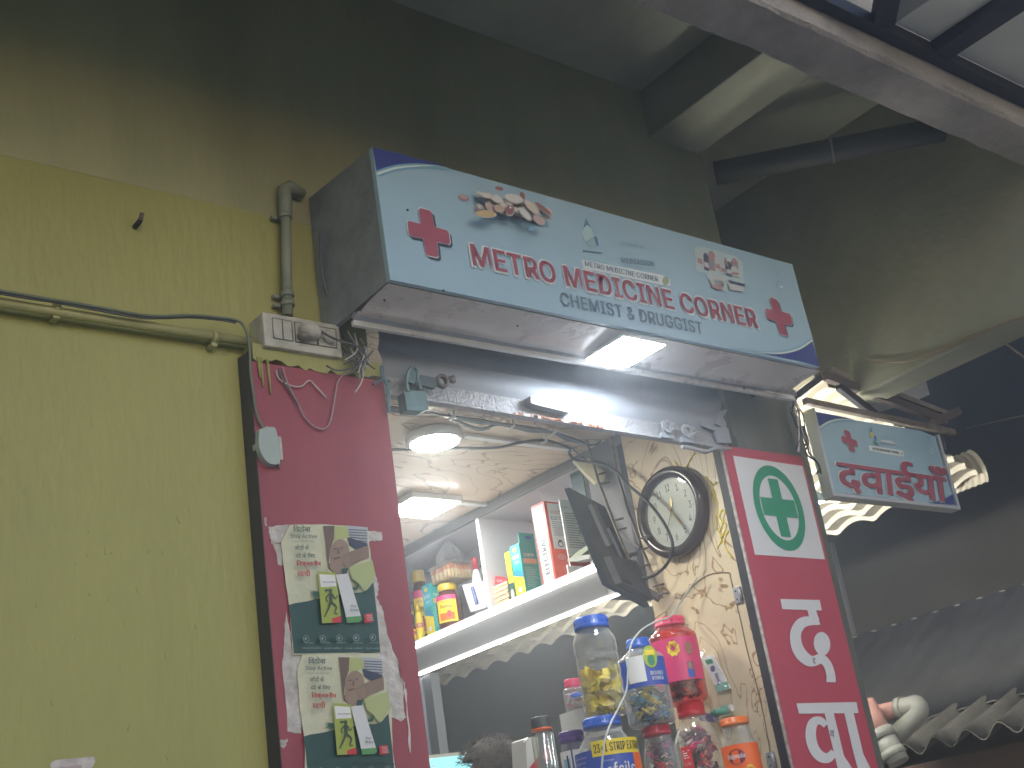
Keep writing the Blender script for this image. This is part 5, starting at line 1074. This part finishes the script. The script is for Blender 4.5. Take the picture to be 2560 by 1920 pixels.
# ================================================================== JARS ON THE COUNTER
ct = thing('counter', (2.3, 2.7, .45), 'white shop counter below the jars', 'counter')
b = MB(); b.box((1.70, 2.41, 1.40), (2.922, 2.80, 1.43), CABW, .003); obj('counter_top', b, ct)
b = MB(); b.box((1.70, 2.43, .451), (2.922, 2.46, 1.399), CABW); obj('front_panel', b, ct)
JG = 'sweet and lozenge jars stacked on the counter'
def jar(name, label, y, body, lid, mats, kind='pet', zbase=None, cr=C7, s=.31646, foot=None, ridges=0, contents=None, fill=.5, shoulder=.84):
    (bx0, by0, bx1, by1) = body; (lx0, ly0, lx1, ly1) = lid
    cb = ((bx0 + bx1) / 2, by1); base = wy(*cr(*cb), y) if foot is None else wy(*cr(*foot), y); r = (bx1 - bx0) * s / 2 * depth_of(base) / FPX
    zt = wy(*cr((lx0 + lx1) / 2, (ly0 + ly1 * 0) if True else 0), y).z; zl = wy(*cr((lx0 + lx1) / 2, ly1), y).z
    lr = (lx1 - lx0) * s / 2 * depth_of(base) / FPX; z0 = base.z if zbase is None else zbase
    x, yy = base.x, base.y; H = zl - z0; t = thing(name, (x, yy, z0), label, 'jar', JG)
    mB, mL = mats; prof = []
    for k in range(45):
        f = k / 44
        if f < .05: rr = r * (.86 + .14 * math.sin(f / .05 * math.pi / 2))
        elif f < shoulder: rr = r
        else:
            g = (f - shoulder) / (1 - shoulder); rr = r + (lr * .92 - r) * (.5 - .5 * math.cos(g * math.pi))
        if ridges and .06 < f < .72: rr *= 1 - .045 * (.5 + .5 * math.cos(f * ridges * 2 * math.pi))
        prof.append((rr, H * f))
    b = MB(); b.lathe((x, yy, z0), prof, mB, 40); obj('jar_body', b, t)
    b = MB(); lh = zt - zl; b.lathe((x, yy, zl), [(lr * .98, -.003), (lr * 1.0, .0), (lr * 1.0, lh * .3), (lr * .965, lh * .34), (lr * .965, lh * .85), (lr * .9, lh), (.001, lh * 1.0)], mL, 44)
    for k in range(40):
        a = 2 * math.pi * k / 40; b.tube([(x + lr * .968 * math.cos(a), yy + lr * .968 * math.sin(a), zl + lh * .36), (x + lr * .968 * math.cos(a), yy + lr * .968 * math.sin(a), zl + lh * .84)], lr * .018, mL, 4)
    obj('lid', b, t)
    if contents:
        b = MB(); contents(b, (x, yy), r * .93, z0 + .004, H * fill); obj('contents', b, t)
    return t, (x, yy), r, z0, H, zt
def scatter(palette, n, size, shape='box'):
    def f(b, c, r, z0, h):
        for _ in range(n):
            a = rnd.uniform(0, 6.283); q = math.sqrt(rnd.random()) * (r - size * .55); z = z0 + size * .3 + rnd.random() * max(.004, h - size * .5)
            M = Matrix.Translation((c[0] + q * math.cos(a), c[1] + q * math.sin(a), z)) @ Matrix.Rotation(rnd.uniform(0, 6.28), 4, 'Z') @ Matrix.Rotation(rnd.uniform(-.9, .9), 4, 'X') @ Matrix.Rotation(rnd.uniform(-.9, .9), 4, 'Y')
            m = rnd.choice(palette)
            if shape == 'box': b.hull_box(M, (size, size * .62, size * .22), m, size * .05)
            elif shape == 'candy':
                b.hull_box(M, (size * .55, size * .42, size * .34), m, size * .1); b.hull_box(M @ Matrix.Translation((size * .42, 0, 0)), (size * .25, size * .40, size * .05), m); b.hull_box(M @ Matrix.Translation((-size * .42, 0, 0)), (size * .25, size * .40, size * .05), m)
            else: b.hull_box(M, (size * 1.7, size * .34, size * .05), m)
    return f
# big lozenge jar at the front
t, c, r, z0, H, zt6 = jar('lozenge_jar', 'large blue labelled lozenge jar with yellow 23+1 STRIP EXTRA band at the front', 2.50, (475, 1290, 990, 1640), (540, 1085, 855, 1160), (CLEAR, LIDB), zbase=1.432, contents=scatter([OFFW, GRYP, pc('foil_silver', .6, .6, .6)], 260, .03, 'box'), fill=.86)
b = MB(); zA = wy(*C7(730, 1330), 2.42).z; zB = wy(*C7(730, 1660), 2.42).z; zy = wy(*C7(830, 1255), 2.42).z
label_wrap(b, c, r, 1.50, zA + .006, 3.0, BLUE, 0, 24); label_wrap(b, c, r, zA - .012, zy + .004, 1.75, YEL, .42, 18, 2); b.text('23+1 STRIP EXTRA!', wrapfn(c, r, zA - .004, zy - .004, 1.62, .44, 4), INK, .003)
zc = wy(*C7(840, 1500), 2.42).z; b.text('cofsils', wrapfn(c, r, zc - .012, zc + .022, 1.15, .28, 3), OFFW, .006); b.text('Orange', wrapfn(c, r, zA - .028, zA - .022, .35, .0, 3), OFFW)
label_wrap(b, c, r, 1.50, zA - .012, .55, ORG, 1.15, 8, 2)
for k in range(5): b.text(['4 Delivering throat', 'lozenges orange', 'relief', 'cough and cold', 'strip'][k], wrapfn(c, r, zA - .012 - .012 * k, zA - .005 - .012 * k, .55 - .06 * k, -.95 - .03 * k, 3), OFFW)
obj('label_wrap', b, t)
# clear tall jar standing on it
t, c, r, z0, H, zt = jar('clear_jar', 'tall clear ribbed jar with blue lid holding yellow sachets, on the lozenge jar', 2.50, (500, 400, 850, 1120), (437, 300, 725, 388), (CLEAR, LIDB), zbase=zt6 + .001, foot=(694, 1120), ridges=7, contents=None)
b = MB(); YS = [pc('sachet_bright', .90, .72, .01), pc('sachet_yellow', .85, .66, .02), YEL, pc('sachet_bright', .90, .72, .01), YEL, pc('sachet_olive', .36, .30, .02)]
for k in range(90):
    a = rnd.uniform(0, 6.28); q = r * .85 * math.sqrt(rnd.random()); z = z0 + .006 + rnd.random() * H * .50; d = Vector((rnd.uniform(-1, 1), rnd.uniform(-1, 1), rnd.uniform(-.4, 1.2))).normalized(); L2 = rnd.uniform(.03, .055); wv = d.cross(Vector((rnd.uniform(-1, 1), rnd.uniform(-1, 1), .3))).normalized() * rnd.uniform(.008, .014); vs = []
    for i in range(5):
        p = Vector((c[0] + q * math.cos(a), c[1] + q * math.sin(a), z)) + d * (L2 * (i / 4 - .5)) + d.cross(wv).normalized() * .012 * math.sin(i * 1.1 + k)
        for sgn in (-1, 1):
            v = p + wv * sgn; dx, dy = v.x - c[0], v.y - c[1]; dd = math.hypot(dx, dy)
            if dd > r * .92: v.x = c[0] + dx * r * .92 / dd; v.y = c[1] + dy * r * .92 / dd
            v.z = max(v.z, z0 + .004); vs.append(v)
    b.add(vs, [(2 * i, 2 * i + 1, 2 * i + 3, 2 * i + 2) for i in range(4)], YS[k % 6])
obj('yellow_sachet', b, t)
# red lidded wrapper jars and what stands on them
WR = [pc('wrap_brown', .14, .08, .06), pc('wrap_rose', .45, .08, .18), pc('wrap_brown', .14, .08, .06), pc('wrap_white', .62, .6, .58), PINK, pc('wrap_plum', .16, .04, .08), pc('wrap_plum', .16, .04, .08), pc('wrap_black', .03, .03, .03), REDP]
t, c, r, z0, H, zt5 = jar('sweet_jar', 'squat clear jar of wrapped sweets with maroon lid under the blue labelled jar', 2.54, (990, 1230, 1275, 1650), (972, 1155, 1200, 1225), (CLEAR, LIDM), zbase=1.432, foot=(1160, 1640), contents=scatter(WR, 230, .046, 'candy'), fill=.95)
t, c, r, z0, H, zt4 = jar('sweet_jar', 'wide clear jar of wrapped sweets with red lid and red label, below the red jar', 2.63, (1235, 1090, 1615, 1640), (1215, 975, 1440, 1075), (CLEAR, LIDR), zbase=1.432, foot=(1470, 1640), contents=scatter(WR, 260, .052, 'candy'), fill=.93)
b = MB(); zq = wy(*C7(1290, 1400), 2.6).z; label_wrap(b, c, r, zq - .06, zq + .03, .5, REDP, -.55, 8, 2); b.text('1.1 Kg', wrapfn(c, r, zq - .022, zq - .012, .28, -.55, 4), OFFW); lines(b, lambda s_, t_, k=0, l=1: wrapfn(c, r, zq - .005, zq + .02, .4, -.55, 3)(s_, t_, k), .1, .9, 0, 1, 4, OFFW); obj('label_wrap', b, t)
t, c, r, z0, H, zt2 = jar('sweet_jar', 'clear jar with blue lid and deep blue label, filled with blue and gold sweets', 2.545, (830, 560, 1205, 1140), (805, 470, 1000, 540), (CLEAR, LIDB), zbase=zt5 + .001, foot=(1050, 1150), contents=scatter([pc('wrap_blue', .04, .25, .45), pc('wrap_gold', .5, .4, .08), pc('wrap_navy', .03, .05, .18), pc('wrap_black', .03, .03, .03), pc('wrap_sky', .10, .35, .55)], 95, .056, 'candy'), fill=.42)
b = MB(); zA = z0 + H * .47; zB = z0 + H * .83; label_wrap(b, c, r, zA, zB, 2.6, BLUE, .1, 20, 1); zm = (zA + zB) / 2
label_wrap(b, c, r, zA + .012, zB + .006, .78, OFFW, -.28, 10, 3)
b.text('DOUBLE', wrapfn(c, r, zA + .026, zA + .036, .62, .62, 3), OFFW, .008); b.text('POWER', wrapfn(c, r, zA + .012, zA + .022, .55, .62, 3), OFFW, .008)
b.add([wrapfn(c, r, zA + .045, zA + .105, .62, .42, 5)(.5 + .5 * math.cos(a), .5 + .5 * math.sin(a)) for a in [k * .35 for k in range(18)]], [list(range(18))], LGRN); b.add([wrapfn(c, r, zA + .05, zA + .08, .3, .42, 6)(.5 + .5 * math.cos(a), .5 + .5 * math.sin(a)) for a in [k * .35 for k in range(18)]], [list(range(18))], pc('label_green', .02, .22, .12)); label_wrap(b, c, r, zA + .078, zA + .092, .42, YEL, .42, 8, 7)
obj('label_wrap', b, t)
t, c, r, z0, H, zt3 = jar('red_jar', 'large red translucent jar with red lid and pink label on the back stack', 2.635, (1015, 400, 1400, 955), (1000, 303, 1250, 365), (CLEARR, LIDP), zbase=zt4 + .001, foot=(1300, 955), contents=scatter([pc('wrap_dark_red', .22, .02, .03), REDP, pc('wrap_black', .03, .03, .03)], 200, .03, 'candy'), fill=.70)
b = MB(); zA = z0 + H * .25; zB = z0 + H * .80; label_wrap(b, c, r, zA, zB, 2.9, pc('label_hot_pink', .62, .04, .16), .1, 22, 1)
fn = wrapfn(c, r, zB - .055, zB - .008, .55, -.05, 3); b.add([fn(.5 + (.5 if k % 2 else .42) * math.cos(k * .3927 / 1.0), .5 + (.5 if k % 2 else .42) * math.sin(k * .3927)) for k in range(16)], [list(range(16))], YEL)
b.text('FREE', wrapfn(c, r, zB - .027, zB - .018, .38, -.05, 5), REDP, .02); b.text('worth Rs.75', wrapfn(c, r, zB - .042, zB - .034, .36, -.05, 5), REDP)
label_wrap(b, c, r, zA + .005, zA + .05, .32, pc('label_rose_brown', .25, .10, .10), .55, 6, 2); label_wrap(b, c, r, zA + .005, zA + .028, .26, BLUE, .5, 6, 3); b.add([wrapfn(c, r, zA + .028, zA + .048, .14, .5, 4)(.5 + .5 * math.cos(a), .5 + .5 * math.sin(a)) for a in [k * .5 for k in range(13)]], [list(range(13))], SKINP)
b.add([wrapfn(c, r, zB - .055, zB - .015, .4, .62, 3)(.5 + .5 * math.cos(a), .5 + .5 * math.sin(a)) for a in [k * .35 for k in range(18)]], [list(range(18))], pc('label_leaf_red', .3, .12, .1)); obj('label_wrap', b, t)
t, c, r, z0, H, zt7 = jar('sweet_jar', 'clear jar with orange lid and orange label below the mint rolls', 2.47, (1590, 1150, 1885, 1640), (1552, 1092, 1778, 1145), (CLEAR, LIDO), zbase=1.432, foot=(1800, 1640), contents=scatter([HONEY, pc('wrap_brown', .14, .08, .06), ORG], 160, .03, 'candy'), fill=.66)
b = MB(); zA = wy(*C7(1740, 1290), 2.43).z; label_wrap(b, c, r, 1.55, zA, 2.9, ORG, 0, 20, 1); fn = wrapfn(c, r, zA - .052, zA - .012, .95, -.25, 3); b.add([fn(.5 + .5 * math.cos(a), .5 + .5 * math.sin(a)) for a in [k * .35 for k in range(18)]], [list(range(18))], pc('label_maroon', .22, .02, .05)); b.text('Hajmola', wrapfn(c, r, zA - .040, zA - .024, .9, -.25, 5), OFFW, .008)
fn = wrapfn(c, r, zA - .085, zA - .055, .6, .35, 3); b.add([fn(.5 + (.5 if k % 2 else .42) * math.cos(k * .3927), .5 + (.5 if k % 2 else .42) * math.sin(k * .3927)) for k in range(16)], [list(range(16))], YEL); b.text('FREE', wrapfn(c, r, zA - .070, zA - .062, .4, .35, 5), REDP, .02); obj('label_wrap', b, t)
t, c, r, z0, H, ztv = jar('malt_jar', 'jar with violet lid under the white and blue carton', 2.62, (335, 1290, 560, 1640), (340, 1195, 545, 1270), (clear_mat('violet_clear', (.75, .72, .88)), LIDV), zbase=1.432, foot=(470, 1640), contents=scatter([pc('wrap_lilac', .5, .48, .6), OFFW], 90, .03, 'box'), fill=.8)
b = MB(); zA = wy(*C7(400, 1345), 2.6).z; label_wrap(b, c, r, 1.5, zA, 2.6, OFFW, 0, 16, 1); label_wrap(b, c, r, zA - .06, zA - .02, .5, pc('label_skyblue', .2, .4, .55), -.6, 6, 2); label_wrap(b, c, r, zA - .06, zA - .012, .12, HAIR, -.5, 4, 3); label_wrap(b, c, r, 1.5, zA, .12, PURP, -.15, 4, 2); obj('label_wrap', b, t)
bxp = [wy(*C7(*p), 2.74) for p in ((312, 1075), (395, 1062), (545, 1062), (545, 1190), (312, 1200))]
b = MB(); xa, xb = bxp[0].x, bxp[2].x; zt_ = bxp[1].z; zb_ = ztv + .002
b.box((xa, 2.64, zb_), (xb + .02, 2.74, zt_), OFFW); b.poly([Vector((xa + (xb - xa) * s_, 2.6392, zb_ + (zt_ - zb_) * t_)) for s_, t_ in ((.36, .05), (.98, .05), (.98, .72), (.36, .55))], pc('carton_mid_blue', .05, .18, .45)); b.text('mg', lambda s_, t_, k=0: Vector((xa + .012 + s_ * .01, 2.639, zb_ + .02 + t_ * .008)), GRYP)
obj('carton', b, label='white and blue carton lying on the violet lid jar', cat='carton')
t, c, r, z0, H, zz9 = jar('pink_lid_jar', 'small jar with pink lid standing on the white and blue carton', 2.70, (348, 850, 520, 1062), (360, 785, 490, 845), (CLEAR, LIDP), zbase=zt_ + .001, foot=(452, 1062), contents=scatter([pc('wrap_pale_pink', .65, .35, .40), OFFW, PINK], 90, .022, 'candy'), fill=.72)
t, c, r, z0, H, zz9 = jar('blue_lid_jar', 'small jar with blue lid half hidden by the tall clear jar', 2.655, (395, 920, 560, 1068), (432, 893, 560, 925), (CLEAR, LIDB), zbase=zt_ + .001, foot=(488, 1068), contents=scatter([pc('wrap_pale_pink', .65, .35, .40), OFFW], 60, .022, 'candy'), fill=.8)
# water bottle with black cap
q = wy(*C7(240, 1640), 2.58); t = thing('water_bottle', (q.x, q.y, 1.432), 'squarish clear water bottle with black cap beside the violet lid jar', 'bottle'); wq = 215 * .31646 * depth_of(q) / FPX
b = MB(); zt_b = wy(*C7(225, 1175), 2.58).z; zc0 = wy(*C7(218, 1160), 2.58).z; zc1 = wy(*C7(218, 1075), 2.58).z
bm = bmesh.new(); bmesh.ops.create_cube(bm, size=1); bmesh.ops.scale(bm, verts=bm.verts, vec=(wq * .8, wq * .8, zt_b - 1.434)); bmesh.ops.bevel(bm, geom=bm.edges[:], offset=.014, segments=4, affect='EDGES'); b.bm(bm, clear_mat('milky_clear', (.88, .90, .84), .15, .15), Matrix.Translation((q.x, q.y, (zt_b + 1.434) / 2)) @ Matrix.Rotation(.65, 4, 'Z'), True); bm.free(); obj('bottle_body', b, t)
b = MB(); b.lathe((q.x, q.y, zt_b - .002), [(wq * .36, 0), (wq * .37, .004), (wq * .37, (zc1 - zt_b) * .9), (wq * .34, zc1 - zt_b)], LIDK, 32); obj('cap', b, t)
b = MB(); b.lathe((q.x, q.y, zt_b - .004), [(wq * .39, 0), (wq * .39, .005)], ORG, 32); obj('seal_ring', b, t)
b = MB(); b.poly([wy(*C7(*p), q.y - wq * .1) for p in ((205, 1290), (250, 1360), (215, 1450), (180, 1400))], pc('print_faded_red', .5, .16, .14)); obj('printed_mark', b, t)
b = MB(); yy = 2.70; P = FY(yy); b.prism([P.p(C7(*p)) for p in ((45, 1255), (60, 1245), (140, 1240), (170, 1600), (60, 1600))], (0, .06, 0), pc('carton_cream_white', .62, .62, .56)); b.poly([P.p(C7(*p), 2) for p in ((145, 1390), (165, 1600), (60, 1600), (75, 1480))], REDP); b.tube([P.p(C7(25, 1292)), P.p(C7(60, 1248))], .003, OFFW, 5)
obj('carton', b, label='white carton with a red corner left of the water bottle', cat='carton')
# toothpaste and rolls in a film bag hung on the laminate wall
F = FX(2.922)
b = MB(); b.prism([F.p(C7(*p)) for p in ((1430, 615), (1520, 590), (1660, 855), (1560, 888))], (.004, 0, 0), OFFW)
b.poly([F.p(C7(*p), 2) for p in ((1535, 830), (1640, 800), (1660, 855), (1560, 888))], pc('tube_mint', .25, .52, .40)); b.poly([F.p(C7(*p), 2) for p in ((1462, 635), (1515, 622), (1530, 655), (1478, 668))], pc('tube_green', .02, .30, .14)); b.poly([F.p(p, 2) for p in ell(C7(1525, 700), 6, 8)], pc('tube_navy', .06, .08, .25))
b.text('dental', F.map(C7(1565, 830), C7(1540, 740), C7(1595, 820), 3), pc('tube_navy', .06, .08, .25), .01); tp_ = obj('toothpaste_pack', b, label='white and mint toothpaste pack hung on the laminate wall', cat='pack')
b = MB(); pts = [F.p(C7(*p)) + Vector((-.012 - .012 * (i % 3), 0, 0)) for i, p in enumerate(((1430, 580), (1500, 545), (1540, 600), (1640, 760), (1700, 900), (1730, 1010), (1700, 1080), (1560, 1120), (1450, 1060), (1410, 860), (1405, 690)))]
cen = sum(pts, Vector()) / len(pts) + Vector((-.03, 0, 0)); vs = pts + [p.lerp(cen, .4) + Vector((rnd.uniform(-.01, .005), 0, rnd.uniform(-.01, .01))) for p in pts] + [cen]; n = len(pts)
b.add(vs, [(i, (i + 1) % n, n + (i + 1) % n, n + i) for i in range(n)] + [(n + i, n + (i + 1) % n, 2 * n) for i in range(n)], CLEARF, True); obj('film_bag', b, label='crinkled clear film bag around the hung toothpaste pack', cat='bag')
def roll(pts, r, m, m2, label):
    b = MB(); P = [F.p(C7(*p)) + Vector((-r - .004, 0, 0)) for p in pts]; b.tube([P[0], P[1]], r, m, 18); d = (P[1] - P[0]).normalized(); b.tube([P[1] + d * .0005, P[1] + d * .006], r * .8, m2, 18); obj('mint_roll', b, label=label, cat='roll', group='mint rolls in the film bag')
roll(((1465, 1078), (1570, 1088)), .0125, pc('roll_violet', .20, .18, .50), pc('roll_lilac', .45, .42, .62), 'violet roll in the film bag above the orange lid jar')
roll(((1555, 1058), (1690, 1012)), .0125, pc('roll_mint', .18, .50, .36), OFFW, 'mint green roll with white end in the film bag')
b = MB(); b.tube(smooth([wx(*C7(1400, -20), 2.90), wx(*C7(1300, 130), 2.89), wx(*C7(1215, 255), 2.86), wy(*C7(1170, 298), 2.52), wy(*C7(1060, 335), 2.44), wy(*C7(960, 395), 2.41), wy(*C7(890, 485), 2.40), wy(*C7(862, 580), 2.395), wy(*C7(852, 720), 2.39), wy(*C7(840, 870), 2.385), wy(*C7(780, 1010), 2.38), wy(*C7(710, 1150), 2.375), wy(*C7(665, 1300), 2.37), wy(*C7(645, 1485), 2.37), wy(*C7(640, 1640), 2.37)]), .0026, mat('pale_grey_cable', (.42, .44, .40), .4), 8)
obj('cable', b, label='thin pale grey cable curving down in front of the jars', cat='cable')

# ================================================================== SHOPKEEPER AND HIS SCREEN
hx, hy, hz = 2.615, 3.30, 1.905
man = thing('person', (hx, hy, .45), 'dark haired person sitting behind the counter, only the head top in view', 'person')
face = math.radians(150)    # looks left and into the shop, towards the screen
fd = Vector((math.cos(face), math.sin(face), 0)); sdv = Vector((-fd.y, fd.x, 0))
me = bpy.data.meshes.new('body'); V = []; Eg = []; Rd = []
def jt(p, r, par=None):
    V.append(Vector(p)); Rd.append(r)
    if par is not None: Eg.append((par, len(V) - 1))
    return len(V) - 1
B0 = Vector((hx, hy, 0)) - fd * .02
pe = jt(B0 + Vector((0, 0, 1.05)), .15); wa = jt(B0 + Vector((0, 0, 1.22)), .14, pe); ch = jt(B0 + Vector((0, 0, 1.45)), .16, wa); nk0 = jt(B0 + Vector((0, 0, 1.66)), .075, ch); nk1 = jt(B0 + fd * .015 + Vector((0, 0, 1.76)), .056, nk0); hd0 = jt(B0 + fd * .04 + Vector((0, 0, 1.83)), .075, nk1); hd1 = jt(B0 + fd * .03 + Vector((0, 0, 1.92)), .088, hd0); hd2 = jt(B0 + fd * .02 + Vector((0, 0, 1.965)), .062, hd1)
for s in (-1, 1):
    sh_ = jt(B0 + sdv * s * .17 + Vector((0, 0, 1.57)), .065, ch); el = jt(B0 + sdv * s * .23 + fd * .06 + Vector((0, 0, 1.30)), .046, sh_); wr = jt(B0 + sdv * s * .17 + fd * .28 + Vector((0, 0, 1.24)), .032, el); pm = jt(B0 + sdv * s * .155 + fd * .36 + Vector((0, 0, 1.235)), .030, wr)
    for k in range(4): jt(jt_p := (B0 + sdv * (s * .155 + (k - 1.5) * .02) + fd * (.435 + .012 * (k in (1, 2))) + Vector((0, 0, 1.215))), .008, pm)
    jt(B0 + sdv * s * .115 + fd * .38 + Vector((0, 0, 1.225)), .009, pm)
    hp = jt(B0 + sdv * s * .10 + Vector((0, 0, 1.0)), .10, pe); kn = jt(B0 + sdv * s * .13 + fd * .42 + Vector((0, 0, 1.0)), .07, hp); an = jt(B0 + sdv * s * .13 + fd * .42 + Vector((0, 0, .56)), .045, kn); jt(B0 + sdv * s * .14 + fd * .58 + Vector((0, 0, .50)), .035, an)
me.from_pydata(V, Eg, []); bo = bpy.data.objects.new('body_skin', me); C.objects.link(bo)
mo = bo.modifiers.new('skin', 'SKIN'); sb_ = bo.modifiers.new('sub', 'SUBSURF'); sb_.levels = sb_.render_levels = 2
for i, d in enumerate(me.skin_vertices[0].data): d.radius = (Rd[i], Rd[i]); d.use_root = (i == 0)
dg = bpy.context.evaluated_depsgraph_get(); dg.update(); mm = bpy.data.meshes.new_from_object(bo.evaluated_get(dg)); bpy.data.objects.remove(bo)
b = MB(); sm_, sk_ = b.mi(SHIRT), b.mi(SKIN); b.v = [v.co.copy() for v in mm.vertices]
for p in mm.polygons:
    cz_ = sum((mm.vertices[k].co for k in p.vertices), Vector()) / len(p.vertices); bare = cz_.z > 1.72 or (cz_ - B0).dot(fd) > .10 and 1.18 < cz_.z < 1.36
    b.f.append(list(p.vertices)); b.m.append(sk_ if bare else sm_); b.sm.append(True)
body = obj('body', b, man)
b = MB(); hc = B0 + fd * .035
b.sphere(hc + fd * .098 + Vector((0, 0, 1.86)), (.014, .014, .02), SKIN, 2)
for s in (-1, 1): b.sphere(hc + sdv * s * .088 - fd * .005 + Vector((0, 0, 1.865)), (.016, .016, .03), SKIN, 2); b.sphere(hc + fd * .082 + sdv * s * .032 + Vector((0, 0, 1.885)), (.012, .012, .009), OFFW, 2); b.sphere(hc + fd * .091 + sdv * s * .032 + Vector((0, 0, 1.885)), .005, INK, 1)
b.sphere(hc + fd * .082 + Vector((0, 0, 1.815)), (.012, .022, .006), pc('lips', .30, .10, .09), 2, Matrix.Rotation(face, 3, 'Z')); obj('face', b, man)
b = MB(); hcz = hc + Vector((0, 0, 1.925)) - fd * .012
bm = bmesh.new(); bmesh.ops.create_icosphere(bm, subdivisions=4, radius=1)
for v in bm.verts:
    n_ = v.co.copy(); k = 1 + .04 * math.sin(n_.x * 9 + n_.y * 7) + .03 * math.sin(n_.z * 13 + n_.x * 5); v.co = Vector((n_.x * .104, n_.y * .090, n_.z * .098)) * k
bmesh.ops.delete(bm, geom=[v for v in bm.verts if v.co.z < -.055 or (v.co.x > .055 and v.co.z < .03)], context='VERTS')
X = Matrix.Translation(hcz) @ Matrix.Rotation(face, 4, 'Z'); b.bm(bm, HAIR, X, True); bm.free()
def tuft(dirv, L2, lean, wd):
    d = Vector(dirv).normalized(); base = Vector((d.x * .1, d.y * .087, d.z * .094)); tv_ = (Vector(lean) - d * Vector(lean).dot(d)).normalized(); sdw = d.cross(tv_).normalized(); vs = []
    for i in range(5):
        t = i / 4; p = base + tv_ * L2 * t + d * (.012 + L2 * .35 * math.sin(t * 2.4)); w2 = wd * (1 - t * .9); vs += [X @ (p - sdw * w2), X @ (p + d * w2 * .7), X @ (p + sdw * w2)]
    b.add(vs, [(3 * i + k, 3 * i + k + 1, 3 * i + k + 4, 3 * i + k + 3) for i in range(4) for k in range(2)], HAIR)
for k in range(1100):
    u1 = rnd.uniform(-.45, 1); a = rnd.uniform(0, 6.283); s1 = math.sqrt(max(0, 1 - u1 * u1)); dv = (s1 * math.cos(a), s1 * math.sin(a), u1)
    if dv[0] > .6 and u1 < .35: continue
    front = dv[0] > .35
    tuft(dv, rnd.uniform(.012, .028) * (1.3 if front else 1), (rnd.uniform(-.2, .9) if front else rnd.uniform(-.9, .1), rnd.uniform(-.6, .6), rnd.uniform(-.5, .5)), rnd.uniform(.0010, .0022))
obj('hair', b, man)
mn = thing('computer_screen', tuple(wy(1100, 1900, 3.55)), 'lit pale cyan computer screen left of the person', 'screen')
a_, c_ = wy(1033, 1892, 3.62), wy(1180, 1877, 3.50); dz = Vector((0, 0, -.26)); nrm = (c_ - a_).cross(dz).normalized(); nrm = nrm if nrm.y < 0 else -nrm
b = MB(); b.prism([a_, c_, c_ + dz, a_ + dz], -nrm * .03, mat('screen_bezel', (.5, .5, .47), .4)); obj('screen_case', b, mn)
b = MB(); u_ = (c_ - a_); 
def mon(s, t, l=1): return a_ + u_ * s + dz * t + nrm * .0006 * l
b.poly([mon(.03, .04), mon(.97, .04), mon(.97, .96), mon(.03, .96)], mat('screen_glow', (.1, .3, .34), .3, emit=.75, ecol=(.30, .72, .78)))
for (s, t, m) in ((.25, .14, BLUE), (.28, .17, BLUE), (.31, .13, ORG), (.33, .17, BLUE), (.27, .20, YEL)): b.poly([mon(s, t, 2), mon(s + .02, t, 2), mon(s + .02, t + .018, 2), mon(s, t + .018, 2)], m)
b.poly([mon(.04, .13, 2), mon(.11, .12, 2), mon(.11, .22, 2), mon(.04, .22, 2)], OFFW); obj('lit_display', b, mn)
b = MB(); mp_ = a_ + u_ * .5 + dz * .96 - nrm * .015; b.tube([mp_, mp_ + Vector((0, .02, -.25))], .018, LIDK, 12); b.box(mp_ + Vector((-.09, -.05, -.26)), mp_ + Vector((.09, .09, -.25)), LIDK, .004); obj('stand', b, mn)
b = MB(); b.box((2.05, 3.36, 1.46), (2.55, 3.85, 1.49), CABW) if False else b.box((2.28, 3.40, mp_.z - .295), (2.92, 3.86, mp_.z - .262), CABG, .004)
for x in (2.32, 2.86): b.box((x, 3.44, .452), (x + .04, 3.48, mp_.z - .296), CABG); b.box((x, 3.78, .452), (x + .04, 3.82, mp_.z - .296), CABG)
obj('desk', b, label='grey desk under the computer screen', cat='desk')

# ---- haze volume standing in for lens glare
b = MB(); b.box((-41, -41, -1.3), (61, 61, 8.6), HAZEM); obj('haze', b, kind='stuff')
